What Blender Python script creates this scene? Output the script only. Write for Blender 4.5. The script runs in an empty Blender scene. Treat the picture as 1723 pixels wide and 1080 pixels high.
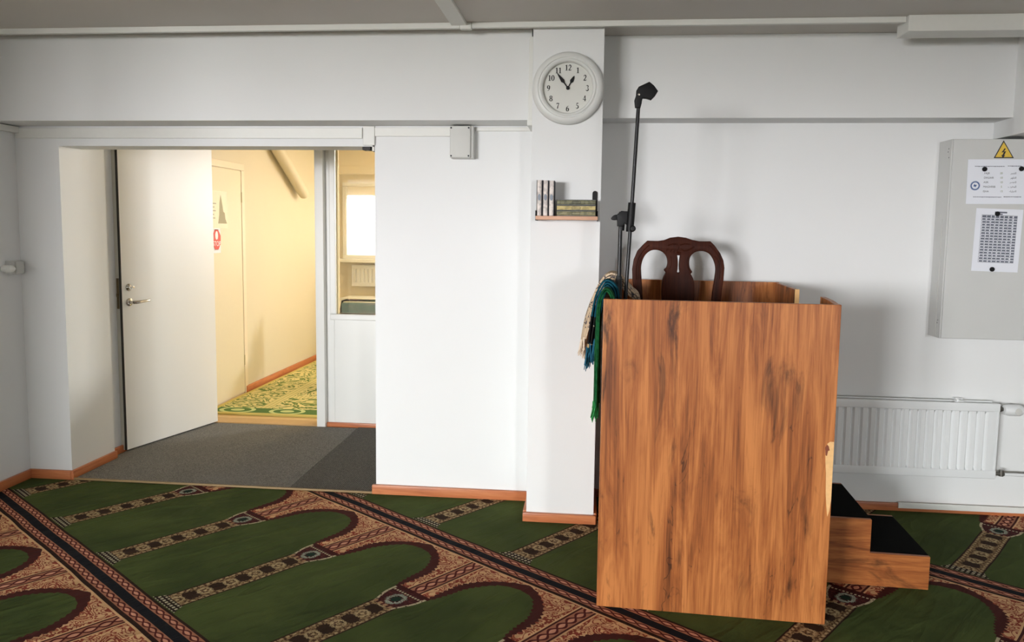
import bpy, bmesh, math, random
from mathutils import Vector, Matrix
random.seed(4)
SC = bpy.context.scene
COL = SC.collection
PI = math.pi

# ------------------------------------------------------------------ camera
FPX, PPX, PPY, W, H = 1315.4856, 861.5, 514.525, 1723, 1080
RV = Vector((0.9949217440646223, 0.09984857985696129, 0.012687958384165227))
UV = Vector((-0.022105617861910648, 0.09378640985644889, 0.9953468998219572))
FV = Vector((-0.09819401634699267, 0.9905727486796647, -0.09551735301431005))
CAM = Vector((0, 0, 1.5))
cd = bpy.data.cameras.new('camera'); cam = bpy.data.objects.new('camera', cd); COL.objects.link(cam)
m3 = Matrix((RV, UV, -FV)).transposed()
cam.matrix_world = Matrix.Translation(CAM) @ m3.to_4x4()
cd.sensor_fit = 'HORIZONTAL'; cd.sensor_width = 36
cd.lens = FPX * 36 / W
cd.shift_x = 0.0
cd.shift_y = -(H / 2 - PPY) / W
cd.clip_start = 0.05
SC.camera = cam

# ------------------------------------------------------------------ view, world, daylight
vs = SC.view_settings
SC.display_settings.display_device = 'sRGB'
vs.view_transform = 'Standard'; vs.look = 'None'; vs.exposure = 0.0; vs.gamma = 1.0; vs.use_curve_mapping = False

SKY = 123.0
world = bpy.data.worlds.new('overcast_sky'); SC.world = world; world.use_nodes = True
nt = world.node_tree; nt.nodes.clear()
o_ = nt.nodes.new('ShaderNodeOutputWorld'); bg = nt.nodes.new('ShaderNodeBackground')
tc = nt.nodes.new('ShaderNodeTexCoord'); sx = nt.nodes.new('ShaderNodeSeparateXYZ')
mr = nt.nodes.new('ShaderNodeMapRange'); mr.inputs['From Min'].default_value = -0.5; mr.inputs['From Max'].default_value = 0.5
rp = nt.nodes.new('ShaderNodeValToRGB'); el = rp.color_ramp.elements
el[0].position = 0.0; el[0].color = (0.20, 0.20, 0.19, 1)
el[1].position = 0.425; el[1].color = (0.23, 0.23, 0.22, 1)
for p_, c_ in ((0.492, (0.84, 0.83, 0.86, 1)), (0.62, (0.97, 0.99, 1.0, 1)), (1.0, (0.78, 0.88, 1.0, 1))):
    e_ = el.new(p_); e_.color = c_
nt.links.new(tc.outputs['Generated'], sx.inputs[0]); nt.links.new(sx.outputs['Z'], mr.inputs['Value'])
nt.links.new(mr.outputs[0], rp.inputs[0]); nt.links.new(rp.outputs[0], bg.inputs['Color'])
bg.inputs['Strength'].default_value = SKY
nt.links.new(bg.outputs[0], o_.inputs[0])

def area(name, loc, size, size_y, aim, power, col=(1, 1, 1), portal=False, spread=None):
    l = bpy.data.lights.new(name, 'AREA'); l.shape = 'RECTANGLE'; l.size = size; l.size_y = size_y
    l.energy = power; l.color = col
    if portal: l.cycles.is_portal = True
    if spread: l.spread = spread
    o = bpy.data.objects.new(name, l); COL.objects.link(o); o.location = loc
    o.rotation_euler = Vector(aim).to_track_quat('-Z', 'Y').to_euler()
    return o

# main room's daylight: two rear-wall openings behind the camera at left, plus one added at right for fill  (x0, x1, z0, z1)
XL, XR, YR, ZC, XLL, YPI = -3.3, 4.6, -6.0, 2.51, -7.2, 1.0
REAR_WIN = [(-6.3, -4.85, 1.0, 2.3), (-4.65, -3.25, 1.0, 2.3), (2.35, 2.98, 1.1, 2.1)]
for (a, b, c, d) in REAR_WIN:
    area('daylight_portal', ((a + b) / 2, YR - 0.12, (c + d) / 2), b - a, d - c, (0, 1, 0), 1, portal=True)
FAR_WIN = (1.5, 3.1, 1.6, 2.5); FYW = 9.4
area('daylight_portal', ((FAR_WIN[0] + FAR_WIN[1]) / 2, FYW + 0.1, 2.05), FAR_WIN[1] - FAR_WIN[0], .9, (0, -1, 0), 1, portal=True)
# warm lamps on the ceiling of the corridor and the room behind the glass
WARM = (1.0, 0.85, 0.60)
area('corridor_lamp', (-2.0, 7.4, 2.44), 0.5, 1.2, (0, 0, -1), 5, WARM)
area('far_room_lamp', (-1.3, 8.6, 2.44), 0.6, 0.9, (0, 0, -1), 38, WARM)

# ------------------------------------------------------------------ node helpers
def lin(c):
    r = []
    for v in c:
        v = v / 255.0
        r.append(v / 12.92 if v <= 0.04045 else ((v + 0.055) / 1.055) ** 2.4)
    return tuple(r)

class NT:
    """short-hand for building node materials with arithmetic"""
    def __init__(s, name):
        s.m = bpy.data.materials.new(name); s.m.use_nodes = True
        s.t = s.m.node_tree; s.n = s.t.nodes; s.b = s.n['Principled BSDF']; s.out = s.n['Material Output']
    def new(s, t): return s.n.new(t)
    def link(s, a, b): s.t.links.new(a.s if isinstance(a, X) else a, b)
    def put(s, v, inp):
        if isinstance(v, X): s.t.links.new(v.s, inp)
        else: inp.default_value = v
    def math(s, op, *a):
        n = s.new('ShaderNodeMath'); n.operation = op
        for i, v in enumerate(a): s.put(v, n.inputs[i])
        return X(s, n.outputs[0])
    def coord(s, kind='Object'):
        n = s.new('ShaderNodeTexCoord'); return X(s, n.outputs[kind])
    def pos(s):
        n = s.new('ShaderNodeNewGeometry'); return X(s, n.outputs['Position'])
    def sep(s, v):
        n = s.new('ShaderNodeSeparateXYZ'); s.link(v, n.inputs[0]); return [X(s, n.outputs[i]) for i in range(3)]
    def comb(s, x, y, z):
        n = s.new('ShaderNodeCombineXYZ')
        for i, v in enumerate((x, y, z)): s.put(v, n.inputs[i])
        return X(s, n.outputs[0])
    def noise(s, vec, scale=5, detail=4, rough=0.5, dist=0.0):
        n = s.new('ShaderNodeTexNoise'); s.link(vec, n.inputs['Vector'])
        n.inputs['Scale'].default_value = scale; n.inputs['Detail'].default_value = detail
        n.inputs['Roughness'].default_value = rough; n.inputs['Distortion'].default_value = dist
        return X(s, n.outputs['Fac'])
    def scale(s, vec, k):
        n = s.new('ShaderNodeVectorMath'); n.operation = 'MULTIPLY'; s.link(vec, n.inputs[0]); n.inputs[1].default_value = k
        return X(s, n.outputs[0])
    def mix(s, f, a, b):
        n = s.new('ShaderNodeMix'); n.data_type = 'RGBA'; s.put(f, n.inputs[0])
        for v, i in ((a, 6), (b, 7)):
            if isinstance(v, X): s.t.links.new(v.s, n.inputs[i])
            else: n.inputs[i].default_value = (*v[:3], 1)
        return X(s, n.outputs[2])
    def ramp(s, f, pts):
        n = s.new('ShaderNodeValToRGB'); s.put(f, n.inputs[0]); e = n.color_ramp.elements
        e[0].position, e[0].color = pts[0][0], (*pts[0][1], 1); e[1].position, e[1].color = pts[-1][0], (*pts[-1][1], 1)
        for p, c in pts[1:-1]:
            q = e.new(p); q.color = (*c, 1)
        return X(s, n.outputs[0])
    def step(s, v, a, b):      # smooth 0..1 from a to b
        n = s.new('ShaderNodeMapRange'); n.interpolation_type = 'SMOOTHSTEP'; s.put(v, n.inputs[0])
        n.inputs[1].default_value = a; n.inputs[2].default_value = b
        return X(s, n.outputs[0])
    def curve(s, v, x0, x1, y1, pts):
        """tabulated function of v: pts (x, y) linear between, x in x0..x1, y in 0..y1"""
        n = s.new('ShaderNodeFloatCurve'); c = n.mapping.curves[0]
        P = [((x - x0) / (x1 - x0), y / y1) for x, y in pts]
        c.points[0].location = P[0]; c.points[1].location = P[-1]
        for q in P[1:-1]: c.points.new(*q)
        n.mapping.update()
        s.put((v - x0) / (x1 - x0), n.inputs['Value'])
        return X(s, n.outputs[0]) * y1
    def bump(s, h, strength=0.2, dist=0.01):
        n = s.new('ShaderNodeBump'); s.link(h, n.inputs['Height']); n.inputs['Strength'].default_value = strength
        n.inputs['Distance'].default_value = dist; s.t.links.new(n.outputs[0], s.b.inputs['Normal'])
    def fin(s, col, rough=0.5, metal=0.0, spec=None):
        if isinstance(col, X): s.link(col, s.b.inputs['Base Color'])
        else: s.b.inputs['Base Color'].default_value = (*col[:3], 1)
        s.put(rough, s.b.inputs['Roughness']); s.b.inputs['Metallic'].default_value = metal
        if spec is not None: s.b.inputs['Specular IOR Level'].default_value = spec
        return s.m

class X:
    def __init__(s, t, sock): s.t, s.s = t, sock
    def __add__(s, o): return s.t.math('ADD', s, o)
    def __radd__(s, o): return s.t.math('ADD', o, s)
    def __sub__(s, o): return s.t.math('SUBTRACT', s, o)
    def __rsub__(s, o): return s.t.math('SUBTRACT', o, s)
    def __mul__(s, o): return s.t.math('MULTIPLY', s, o)
    def __rmul__(s, o): return s.t.math('MULTIPLY', o, s)
    def __truediv__(s, o): return s.t.math('DIVIDE', s, o)
    def abs(s): return s.t.math('ABSOLUTE', s)
    def floor(s): return s.t.math('FLOOR', s)
    def frac(s): return s.t.math('FRACT', s)
    def sin(s): return s.t.math('SINE', s)
    def cos(s): return s.t.math('COSINE', s)
    def min(s, o): return s.t.math('MINIMUM', s, o)
    def max(s, o): return s.t.math('MAXIMUM', s, o)
    def lt(s, o): return s.t.math('LESS_THAN', s, o)
    def gt(s, o): return s.t.math('GREATER_THAN', s, o)

def between(v, a, b): return v.gt(a) * v.lt(b)

# ------------------------------------------------------------------ materials
def plain(name, rgb, rough=0.5, metal=0.0, var=0.04, bump=0.0, nscale=40, spec=None):
    t = NT(name); c = lin(rgb); p = t.coord()
    n = t.noise(p, nscale, 3)
    col = t.mix(n, tuple(v * (1 - var) for v in c), tuple(min(1, v * (1 + var)) for v in c))
    if bump: t.bump(n, bump, 0.002)
    return t.fin(col, rough, metal, spec)

def paint(name, rgb, grime=0.03):
    t = NT(name); c = lin(rgb); p = t.pos()
    n = t.noise(p, 1.3, 4); f = t.noise(p, 260, 2)
    col = t.mix(t.step(n, 0.3, 0.75), tuple(v * (1 - grime) for v in c), c)
    t.bump(f, 0.06, 0.002)
    return t.fin(col, 0.62, 0, 0.35)

M = {}
M['wall'] = paint('white_wall_paint', (232, 233, 232))
M['ceil'] = paint('ceiling_paint', (212, 207, 200))
M['trimw'] = plain('white_plastic_trim', (226, 226, 220), 0.45, var=0.02)
M['white_gloss'] = plain('white_gloss_paint', (234, 234, 230), 0.32, var=0.02, nscale=4)
M['door'] = plain('door_cream_white', (240, 237, 228), 0.38, var=0.015, nscale=3)
M['edge'] = plain('door_edge_grey', (186, 182, 170), 0.45, var=0.05)
M['seal'] = plain('black_seal', (38, 34, 28), 0.6)
M['chrome'] = plain('polished_steel', (205, 200, 192), 0.16, 1.0, var=0.03)
M['brass'] = plain('dull_brass', (120, 105, 80), 0.35, 1.0, var=0.1)
M['steel'] = plain('dull_steel', (120, 118, 112), 0.4, 0.8)
M['corr'] = paint('corridor_wall_paint', (217, 206, 180))
M['farw_lit'] = paint('far_wall_paint_lightened', (246, 238, 220))  # corridor paint lightened in place of stronger lamp light on the far wall
M['cwood'] = plain('tan_corridor_lino', (214, 178, 120), 0.4, var=0.08, nscale=6)
M['black'] = plain('black_plastic', (17, 17, 18), 0.5, var=0.1, spec=0.25)
M['blackm'] = plain('black_steel_tube', (20, 20, 21), 0.35, 0.0, var=0.1, spec=0.35)
M['greyp'] = plain('grey_plastic_box', (203, 203, 198), 0.5, var=0.02)
M['cab'] = plain('grey_cabinet_enamel', (202, 203, 200), 0.42, var=0.025, nscale=6)
M['rad'] = plain('radiator_enamel', (229, 231, 231), 0.35, var=0.015, nscale=8)
M['paper'] = plain('white_paper', (231, 234, 241), 0.8, var=0.012, nscale=20)
M['ink'] = plain('black_ink', (45, 46, 52), 0.8)
M['greyink'] = plain('grey_ink', (120, 122, 130), 0.8)
M['blue'] = plain('blue_ink', (62, 92, 142), 0.8)
M['greenink'] = plain('olive_ink', (120, 132, 70), 0.8)
M['yellow'] = plain('yellow_sticker', (226, 190, 72), 0.5)
M['red'] = plain('red_sticker', (205, 58, 44), 0.5)
M['clock'] = plain('clock_plastic', (221, 222, 218), 0.42, var=0.015, nscale=15)
M['dial'] = plain('clock_dial', (214, 214, 207), 0.5, var=0.01)
M['ledge'] = plain('pale_wood_shelf', (208, 160, 130), 0.5, var=0.08, nscale=30)
M['teal'] = plain('grey_teal_fabric', (104, 124, 120), 0.8, var=0.1)
M['carpet_black'] = plain('black_step_carpet', (12, 12, 11), 0.95, var=0.25, bump=0.3, nscale=300, spec=0.05)
M['chip'] = plain('bare_chipboard', (226, 180, 122), 0.8, var=0.16, nscale=60)
M['upholst'] = plain('striped_seat_fabric', (150, 120, 92), 0.9, var=0.2)

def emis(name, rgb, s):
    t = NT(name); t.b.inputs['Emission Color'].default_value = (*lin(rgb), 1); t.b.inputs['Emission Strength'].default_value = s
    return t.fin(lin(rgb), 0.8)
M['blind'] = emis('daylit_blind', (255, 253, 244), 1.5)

def glassmat():
    t = NT('warm_tinted_pane'); n = t.n; n.remove(t.b)
    tr = t.new('ShaderNodeBsdfTransparent'); gl = t.new('ShaderNodeBsdfGlossy'); gl.inputs['Roughness'].default_value = 0.02
    tr.inputs[0].default_value = (0.985, 0.962, 0.915, 1)  # warm tint put in so daylight through the pane reaches the reveal warmer
    fr = t.new('ShaderNodeLayerWeight'); fr.inputs[0].default_value = 0.5; f_ = t.math('POWER', X(t, fr.outputs['Facing']), 5.0) * 0.9 + 0.045; mx = t.new('ShaderNodeMixShader')
    t.link(f_, mx.inputs[0]); t.link(tr.outputs[0], mx.inputs[1]); t.link(gl.outputs[0], mx.inputs[2])
    t.link(mx.outputs[0], t.out.inputs[0]); return t.m
M['glass'] = glassmat()

def wood(name, light, mid, dark, axis=2, rough=0.42, scale=1.0, knots=1.0, seed=0.0, spec=0.35):
    t = NT(name); p = t.coord()
    k = [13.0 * scale] * 3; k[axis] = 1.15 * scale
    kf = [150.0 * scale] * 3; kf[axis] = 3.5 * scale
    kk = [8.0 * scale] * 3; kk[axis] = 2.3 * scale
    off = t.new('ShaderNodeVectorMath'); off.operation = 'ADD'; t.link(p, off.inputs[0]); off.inputs[1].default_value = (seed, seed * 1.7, seed * .6)
    p = X(t, off.outputs[0])
    a = t.noise(t.scale(p, tuple(k)), 1.0, 7, 0.62, 1.1)
    f = t.noise(t.scale(p, tuple(kf)), 1.0, 3, 0.6)
    kn = t.noise(t.scale(p, tuple(kk)), 1.0, 6, 0.62, 0.9)
    v = a * 0.70 + f * 0.30
    col = t.ramp(v, [(0.32, lin(dark)), (0.46, lin(mid)), (0.58, lin(light)), (0.72, tuple(x * 1.12 for x in lin(light)))])
    band = t.noise(t.scale(p, tuple((0.5 if i == axis else 7.0) * scale for i in range(3))), 1.0, 2, 0.5, 0.4)
    col = t.mix(t.step(band, 0.5, 0.72) * 0.45, col, lin(mid))
    kmask = t.step(kn, 0.545, 0.70) * knots
    ck = t.noise(t.scale(p, tuple((1.6 if i == axis else 6.0) * scale for i in range(3))), 1.0, 4, 0.6, 0.8)
    crack = (1.0 - t.step((ck - 0.5).abs(), 0.0, 0.010)) * t.step(a, 0.44, 0.36) * knots
    col = t.mix(crack * 0.75, col, lin(tuple(x * 0.5 for x in dark)))
    col = t.mix(kmask * 0.85, col, lin(tuple(x * 0.62 for x in dark)))
    t.bump(v, 0.12, 0.0015)
    return t.fin(col, rough, 0, spec)
M['lam'] = wood('orange_wood_laminate', (188, 119, 64), (152, 87, 42), (82, 40, 15))
M['lamx'] = wood('orange_wood_laminate_flat_shaded', (176, 108, 56), (142, 79, 37), (80, 38, 15), axis=0, seed=3.1)  # darker copy of the laminate, with the pulpit's shade on the steps put in
M['mahog'] = wood('dark_mahogany', (74, 34, 20), (58, 26, 16), (36, 17, 11), rough=0.42, knots=0.2, spec=0.10)
M['base'] = wood('varnished_pine_skirting', (200, 128, 84), (186, 110, 68), (150, 82, 50), axis=0, rough=0.35, knots=0.3)
M['basey'] = wood('varnished_pine_skirting_deep', (200, 128, 84), (186, 110, 68), (150, 82, 50), axis=1, rough=0.35, knots=0.3)

# ------------------------------------------------------------------ carpet pattern
TH = -0.6466
CT, ST = math.cos(TH), math.sin(TH)
def prayer_carpet_mat():
    t = NT('green_prayer_carpet')
    px, py, pz = t.sep(t.pos())
    wob = t.comb(px, py, 0.0)
    n1 = t.noise(wob, 2.2, 2); n2 = t.noise(t.comb(py, px, 3.0), 2.2, 2)
    u = px * CT + py * ST + (n1 - 0.5) * 0.02
    v = py * CT - px * ST + (n2 - 0.5) * 0.02
    R, V0, P = 1.307, 1.187, 0.625
    n = ((v - V0) / R).floor()
    w = v - V0 - n * R
    ph = -3.035 + between(n, 0.5, 1.5) * 0.075 + between(n, 1.5, 2.5) * 0.371
    s = (((u - ph) / P + 0.5).frac() - 0.5) * P
    a = s.abs()
    d = P / 2 - a
    fine = t.noise(t.comb(u, v, 0.0), 330, 2); mott = t.noise(t.comb(u, v, 0.0), 3.0, 4)
    green = t.mix(t.step(mott, 0.3, 0.7), lin((64, 75, 39)), lin((82, 93, 48)))
    green = t.mix(fine * 0.4, green, lin((50, 62, 31)))
    BLACK, MAR, DK = lin((26, 27, 32)), lin((72, 34, 30)), lin((46, 30, 24))
    PINK, TAN, RED = lin((210, 150, 122)), lin((212, 168, 124)), lin((136, 62, 48))
    CREAM = lin((190, 176, 142))
    # twisted rope border: two braided dark lines over pink
    def rope(tt, along, per=0.1136):
        c1 = (along * (2 * PI / per)).sin() * 0.55
        l1 = (tt - c1).abs().lt(0.19); l2 = (tt + c1).abs().lt(0.19)
        ins = tt.abs().lt(c1.abs())
        base = t.mix(ins, lin((168, 112, 86)), PINK)
        c = t.mix(l1.max(l2), base, lin((84, 34, 32)))
        return t.mix(tt.abs().gt(0.92), c, lin((66, 34, 30)))
    # spandrel ornament mirrored about the strip
    q = t.comb(a * 1.0, w, 0.0)
    nn = t.noise(q, 12.5, 1.5, 0.5, 1.5); n3 = t.noise(t.comb(a, w, 5.0), 20.0, 1.0, 0.5, 0.8)
    sw = ((nn * 6.5).frac() - 0.5).abs().lt(0.155).max(((n3 * 4.0).frac() - 0.5).abs().lt(0.075))
    orn = t.mix(sw, TAN, RED)
    orn = t.mix(between(nn, 0.57, 0.60), orn, lin((150, 74, 54)))
    # column strip: light flowers and dark medallions
    wm = ((w - 0.19) / 0.1135 + 0.5).frac() - 0.5
    wf = ((w - 0.19) / 0.1135).frac() - 0.5
    rm = t.math('SQRT', (wm * 0.1135) * (wm * 0.1135) + s * s)
    rf = t.math('SQRT', (wf * 0.1135) * (wf * 0.1135) + s * s)
    jit = t.noise(t.comb(a, w, 1.0), 90, 2)
    st = t.mix(t.step(jit, 0.42, 0.6), lin((78, 54, 38)), lin((150, 124, 88)))
    st = t.mix((rm + jit * 0.035).lt(0.056), st, lin((52, 36, 26)))
    ring = ((rf + (jit - 0.5) * 0.034) - 0.025).abs().lt(0.0065).max(rf.lt(0.008))
    st = t.mix(ring * t.step(jit, 0.3, 0.5), st, lin((178, 156, 116)))
    edge_d = between(a, 0.047, 0.056) * ((w / 0.028).frac().lt(0.5))
    st = t.mix(edge_d, st, lin((176, 152, 112)))
    # dotted foot of the column
    dots = ((s / 0.021).frac() - 0.5).abs().lt(0.28) * ((w / 0.021).frac() - 0.5).abs().lt(0.28)
    foot = t.mix(dots, lin((42, 32, 26)), lin((186, 176, 146)))
    # capital of the column
    cap = t.mix(t.step(jit, 0.5, 0.62), lin((62, 28, 28)), lin((92, 44, 40)))
    rc = t.math('SQRT', (w - 0.752) * (w - 0.752) * 0.8 + s * s)
    cap = t.mix((rc + (jit - 0.5) * 0.045 - 0.033).abs().lt(0.008) * t.step(jit, 0.32, 0.5), cap, lin((152, 158, 140)))
    cap = t.mix(rc.lt(0.02), cap, lin((30, 50, 40)))
    capw = t.curve(w, 0.0, 1.0, 1.0, [(0, .06), (0.685, 0.06), (0.72, 0.072), (0.765, 0.09), (0.82, 0.097), (1, 0.097)])
    cap = t.mix((capw - a).lt(0.012) * jit.gt(0.42), cap, CREAM)
    cap = t.mix(between(w, 0.802, 0.812) * ((s / 0.016).frac().lt(0.55)), cap, CREAM)
    cap = t.mix(between(w, 0.682, 0.700) * ((s / 0.03).frac().lt(0.6)), cap, lin((160, 124, 92)))
    # arches: half widths about the niche centre as functions of w
    Do = t.curve(w, 0.8, 1.307, 0.4, [(0.8, .218), (0.95, .222), (1.02, .216), (1.09, .182), (1.15, .126), (1.19, .07), (1.215, .02), (1.222, 0.0), (1.307, 0.0)])
    Di = t.curve(w, 0.8, 1.307, 0.4, [(0.8, .212), (0.86, .206), (0.92, .194), (1.0, .182), (1.06, .156), (1.12, .112), (1.15, .07), (1.167, 0.0), (1.307, 0.0)])
    ser = ((w / 0.026).frac() - 0.5).abs() * 0.022 + (jit - 0.5) * 0.012
    # ---- assemble
    col = green
    col = t.mix(between(w, 0.075, 0.13) * a.lt(0.097 - (w - 0.075) * 0.6), col, foot)
    col = t.mix(between(w, 0.118, 0.69) * a.lt(0.066), col, DK)
    col = t.mix(between(w, 0.122, 0.69) * a.lt(0.0595), col, st)
    col = t.mix(between(w, 0.682, 0.828) * a.lt(capw), col, cap)
    col = t.mix(between(w, 0.826, 0.848) * a.lt(0.102), col, lin((66, 26, 24)))
    insp = w.gt(0.846) * w.lt(R - 0.084)
    col = t.mix(insp * d.gt(Di - ser * 1.0), col, MAR)
    col = t.mix(insp * d.gt(Do - 0.002 + ser * 1.1), col, orn)
    vr = insp * a.lt(0.046)
    col = t.mix(vr, col, TAN)
    col = t.mix(insp * a.lt(0.038), col, lin((70, 34, 30)))
    col = t.mix(insp * a.lt(0.031), col, rope(s / 0.031, w))
    w2 = R - w
    col = t.mix(w2.lt(0.086), col, TAN)
    col = t.mix(w2.lt(0.076), col, DK)
    col = t.mix(w2.lt(0.059), col, rope((w2 - 0.039) / 0.02, u))
    col = t.mix(w.lt(0.070), col, DK)
    col = t.mix(w.lt(0.060), col, rope((w - 0.040) / 0.02, u))
    col = t.mix(w.lt(0.0205).max(w2.lt(0.0205)), col, BLACK)
    shade = t.mix(fine, (0.80, 0.80, 0.80), (1.12, 1.12, 1.12))
    mul = t.new('ShaderNodeMix'); mul.data_type = 'RGBA'; mul.blend_type = 'MULTIPLY'; mul.inputs[0].default_value = 1
    t.link(col, mul.inputs[6]); t.link(shade, mul.inputs[7])
    wr = t.noise(t.comb(u * 3.2, v * 0.7, 0.0), 3.0, 3, 0.55, 0.6)
    cr = t.noise(t.comb(u * 2.6, v * 0.55, 9.0), 1.7, 2, 0.4, 0.5)
    rid = t.math('POWER', 1.0 - (cr * 2.0 - 1.0).abs() * 1.6, 8.0).max(0.0)
    hgt = wr * 0.9 + rid * 0.16 + fine * 0.035
    t.bump(hgt, 0.6, 0.045)
    return t.fin(X(t, mul.outputs[2]), 0.95, 0, 0.1)
M['prayer'] = prayer_carpet_mat()

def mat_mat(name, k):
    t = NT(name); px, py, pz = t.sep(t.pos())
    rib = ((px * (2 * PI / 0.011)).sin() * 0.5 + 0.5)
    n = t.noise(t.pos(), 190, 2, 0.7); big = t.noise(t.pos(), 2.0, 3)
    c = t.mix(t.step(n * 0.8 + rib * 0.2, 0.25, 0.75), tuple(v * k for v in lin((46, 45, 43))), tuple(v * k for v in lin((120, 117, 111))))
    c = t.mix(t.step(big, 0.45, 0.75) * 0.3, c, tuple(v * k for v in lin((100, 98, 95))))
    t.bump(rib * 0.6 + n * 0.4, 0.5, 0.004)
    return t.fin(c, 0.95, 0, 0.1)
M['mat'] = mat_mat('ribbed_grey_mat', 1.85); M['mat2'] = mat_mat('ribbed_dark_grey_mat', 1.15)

def rug_mat():
    t = NT('green_corridor_rug'); px, py, pz = t.sep(t.pos())
    G, C, Y = lin((80, 112, 48)), lin((220, 204, 140)), lin((206, 186, 104))
    x = px + 3.06; y = py - 5.92
    n = t.noise(t.comb((x - 0.75).abs(), y, 0.0), 5.5, 2, 0.5, 1.6)
    sw = ((n * 6.0).frac() - 0.5).abs().lt(0.2)
    c = t.mix(sw, C, G)
    fine = t.noise(t.pos(), 200, 2)
    dotb = ((x / 0.035).frac() - 0.5).abs().lt(0.25) * ((y / 0.035).frac() - 0.5).abs().lt(0.25)
    band = between(x, 0.36, 0.46).max(between(y, 0.62, 0.72) * x.gt(0.36))
    c = t.mix(band, c, t.mix(dotb, C, lin((150, 150, 78))))
    rr = ((x / 0.42).frac() - 0.5).abs() * 0.42; dd = t.math('SQRT', rr * rr + (y - 0.13) * (y - 0.13) * 2.2)
    orn = ((dd * 55.0).sin().gt(0.0)) * dd.lt(0.15)
    c = t.mix(between(y, 0.045, 0.21), c, t.mix(orn, lin((48, 104, 48)), lin((196, 206, 140))))
    c = t.mix(y.lt(0.045).max(x.lt(0.03)), c, Y)
    c = t.mix(fine * 0.35, c, tuple(v * 0.6 for v in C))
    return t.fin(c, 0.95, 0, 0.1)
M['rug'] = rug_mat()

def cloth_mat(name, base, alt, kind):
    t = NT(name); p = t.coord('Object'); x, y, z = t.sep(t.pos())
    n = t.noise(t.pos(), 60, 3); f = t.noise(t.pos(), 500, 2)
    c = t.mix(f * 0.5, lin(base), tuple(v * 0.75 for v in lin(base)))
    if kind == 'cream':
        g = ((t.noise(t.pos(), 22, 2, 0.5, 1.5) * 5.0).frac() - 0.5).abs().lt(0.13) * z.gt(1.08)
        c = t.mix(g, c, lin(alt))
    elif kind == 'teal':
        for a, b in ((1.02, 1.035), (1.075, 1.08), (1.11, 1.115)): c = t.mix(between(z, a, b), c, lin((176, 150, 112)))
        c = t.mix(between(z, 1.035, 1.15) * n.gt(0.34), c, lin(alt))
    else:
        c = t.mix(t.step(n, 0.4, 0.65), c, lin(alt))
    t.bump(f, 0.3, 0.002)
    return t.fin(c, 0.95, 0, 0.1)
M['cream'] = cloth_mat('cream_cloth', (214, 190, 160), (78, 74, 80), 'cream')
M['tealc'] = cloth_mat('teal_cloth', (20, 72, 86), (26, 24, 24), 'teal')
M['greenc'] = cloth_mat('green_cloth', (26, 88, 48), (16, 62, 34), 'green')
M['fr_cream'] = plain('cream_fringe_yarn', (222, 204, 182), 0.95)
M['fr_teal'] = plain('blue_fringe_yarn', (22, 88, 112), 0.95)
M['fr_green'] = plain('green_fringe_yarn', (32, 118, 56), 0.95)

def book_mat(name, base, ink, axis, x0=0.0, seed=0):
    t = NT(name); p = t.coord('Object'); x, y, z = t.sep(p)
    along = z if axis == 2 else x
    n = t.noise(t.comb(x + seed, y, z), 55, 3); m = t.noise(t.comb(x * 8.0, seed, z * 8.0), 4, 3)
    c = t.mix(t.step(n, 0.42, 0.62) * 0.65, lin(base), lin(ink))
    c = t.mix(t.step(m, 0.5, 0.7) * 0.25, c, lin((96, 92, 84)))
    return t.fin(c, 0.5)

# ------------------------------------------------------------------ mesh helpers
def tag(o, label=None, cat=None, group=None, kind=None):
    if label: o['label'] = label
    if cat: o['category'] = cat
    if group: o['group'] = group
    if kind: o['kind'] = kind
    return o

ORG = {}
def thing(name, loc, label=None, cat=None, group=None, kind=None):
    o = bpy.data.objects.new(name, None); COL.objects.link(o); o.location = loc; o.empty_display_size = 0.05
    ORG[o.name] = Vector(loc)
    return tag(o, label, cat, group, kind)

def put(name, bm, mat, parent=None, smooth=False, label=None, cat=None, group=None, kind=None, angle=35):
    """link bm (world coordinates) as one mesh object, its origin at its base centre or its parent's"""
    bm.normal_update()
    bmesh.ops.recalc_face_normals(bm, faces=bm.faces)
    me = bpy.data.meshes.new(name)
    if parent is not None: org = ORG[parent.name]
    else:
        xs = [v.co for v in bm.verts]
        lo = Vector((min(c.x for c in xs), min(c.y for c in xs), min(c.z for c in xs)))
        hi = Vector((max(c.x for c in xs), max(c.y for c in xs), max(c.z for c in xs)))
        org = Vector(((lo.x + hi.x) / 2, (lo.y + hi.y) / 2, lo.z))
    for v in bm.verts: v.co -= org
    bm.to_mesh(me); bm.free()
    mats = mat if isinstance(mat, (list, tuple)) else [mat]
    for m in mats: me.materials.append(M[m] if isinstance(m, str) else m)
    if smooth:
        me.polygons.foreach_set('use_smooth', [True] * len(me.polygons))
        try: me.set_sharp_from_angle(angle=math.radians(angle))
        except Exception: pass
    o = bpy.data.objects.new(name, me); COL.objects.link(o)
    if parent is not None:
        o.parent = parent
        ORG[o.name] = org
    else:
        o.location = org; ORG[o.name] = org
    return tag(o, label, cat, group, kind)

def B(): return bmesh.new()

def box(bm, x0, x1, y0, y1, z0, z1, bev=0.0, seg=2, xf=None, mi=0):
    nb = bmesh.new()
    bmesh.ops.create_cube(nb, size=1)
    for v in nb.verts:
        v.co = Vector((x0 + (v.co.x + .5) * (x1 - x0), y0 + (v.co.y + .5) * (y1 - y0), z0 + (v.co.z + .5) * (z1 - z0)))
    if bev > 0: bmesh.ops.bevel(nb, geom=list(nb.edges), offset=bev, segments=seg, affect='EDGES', profile=0.6)
    if mi:
        for f in nb.faces: f.material_index = mi
    add(bm, nb, xf)
    return bm

def add(bm, nb, xf=None):
    if xf is not None: nb.transform(xf)
    me = bpy.data.meshes.new('tmp'); nb.to_mesh(me); nb.free()
    bm.from_mesh(me); bpy.data.meshes.remove(me)

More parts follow.
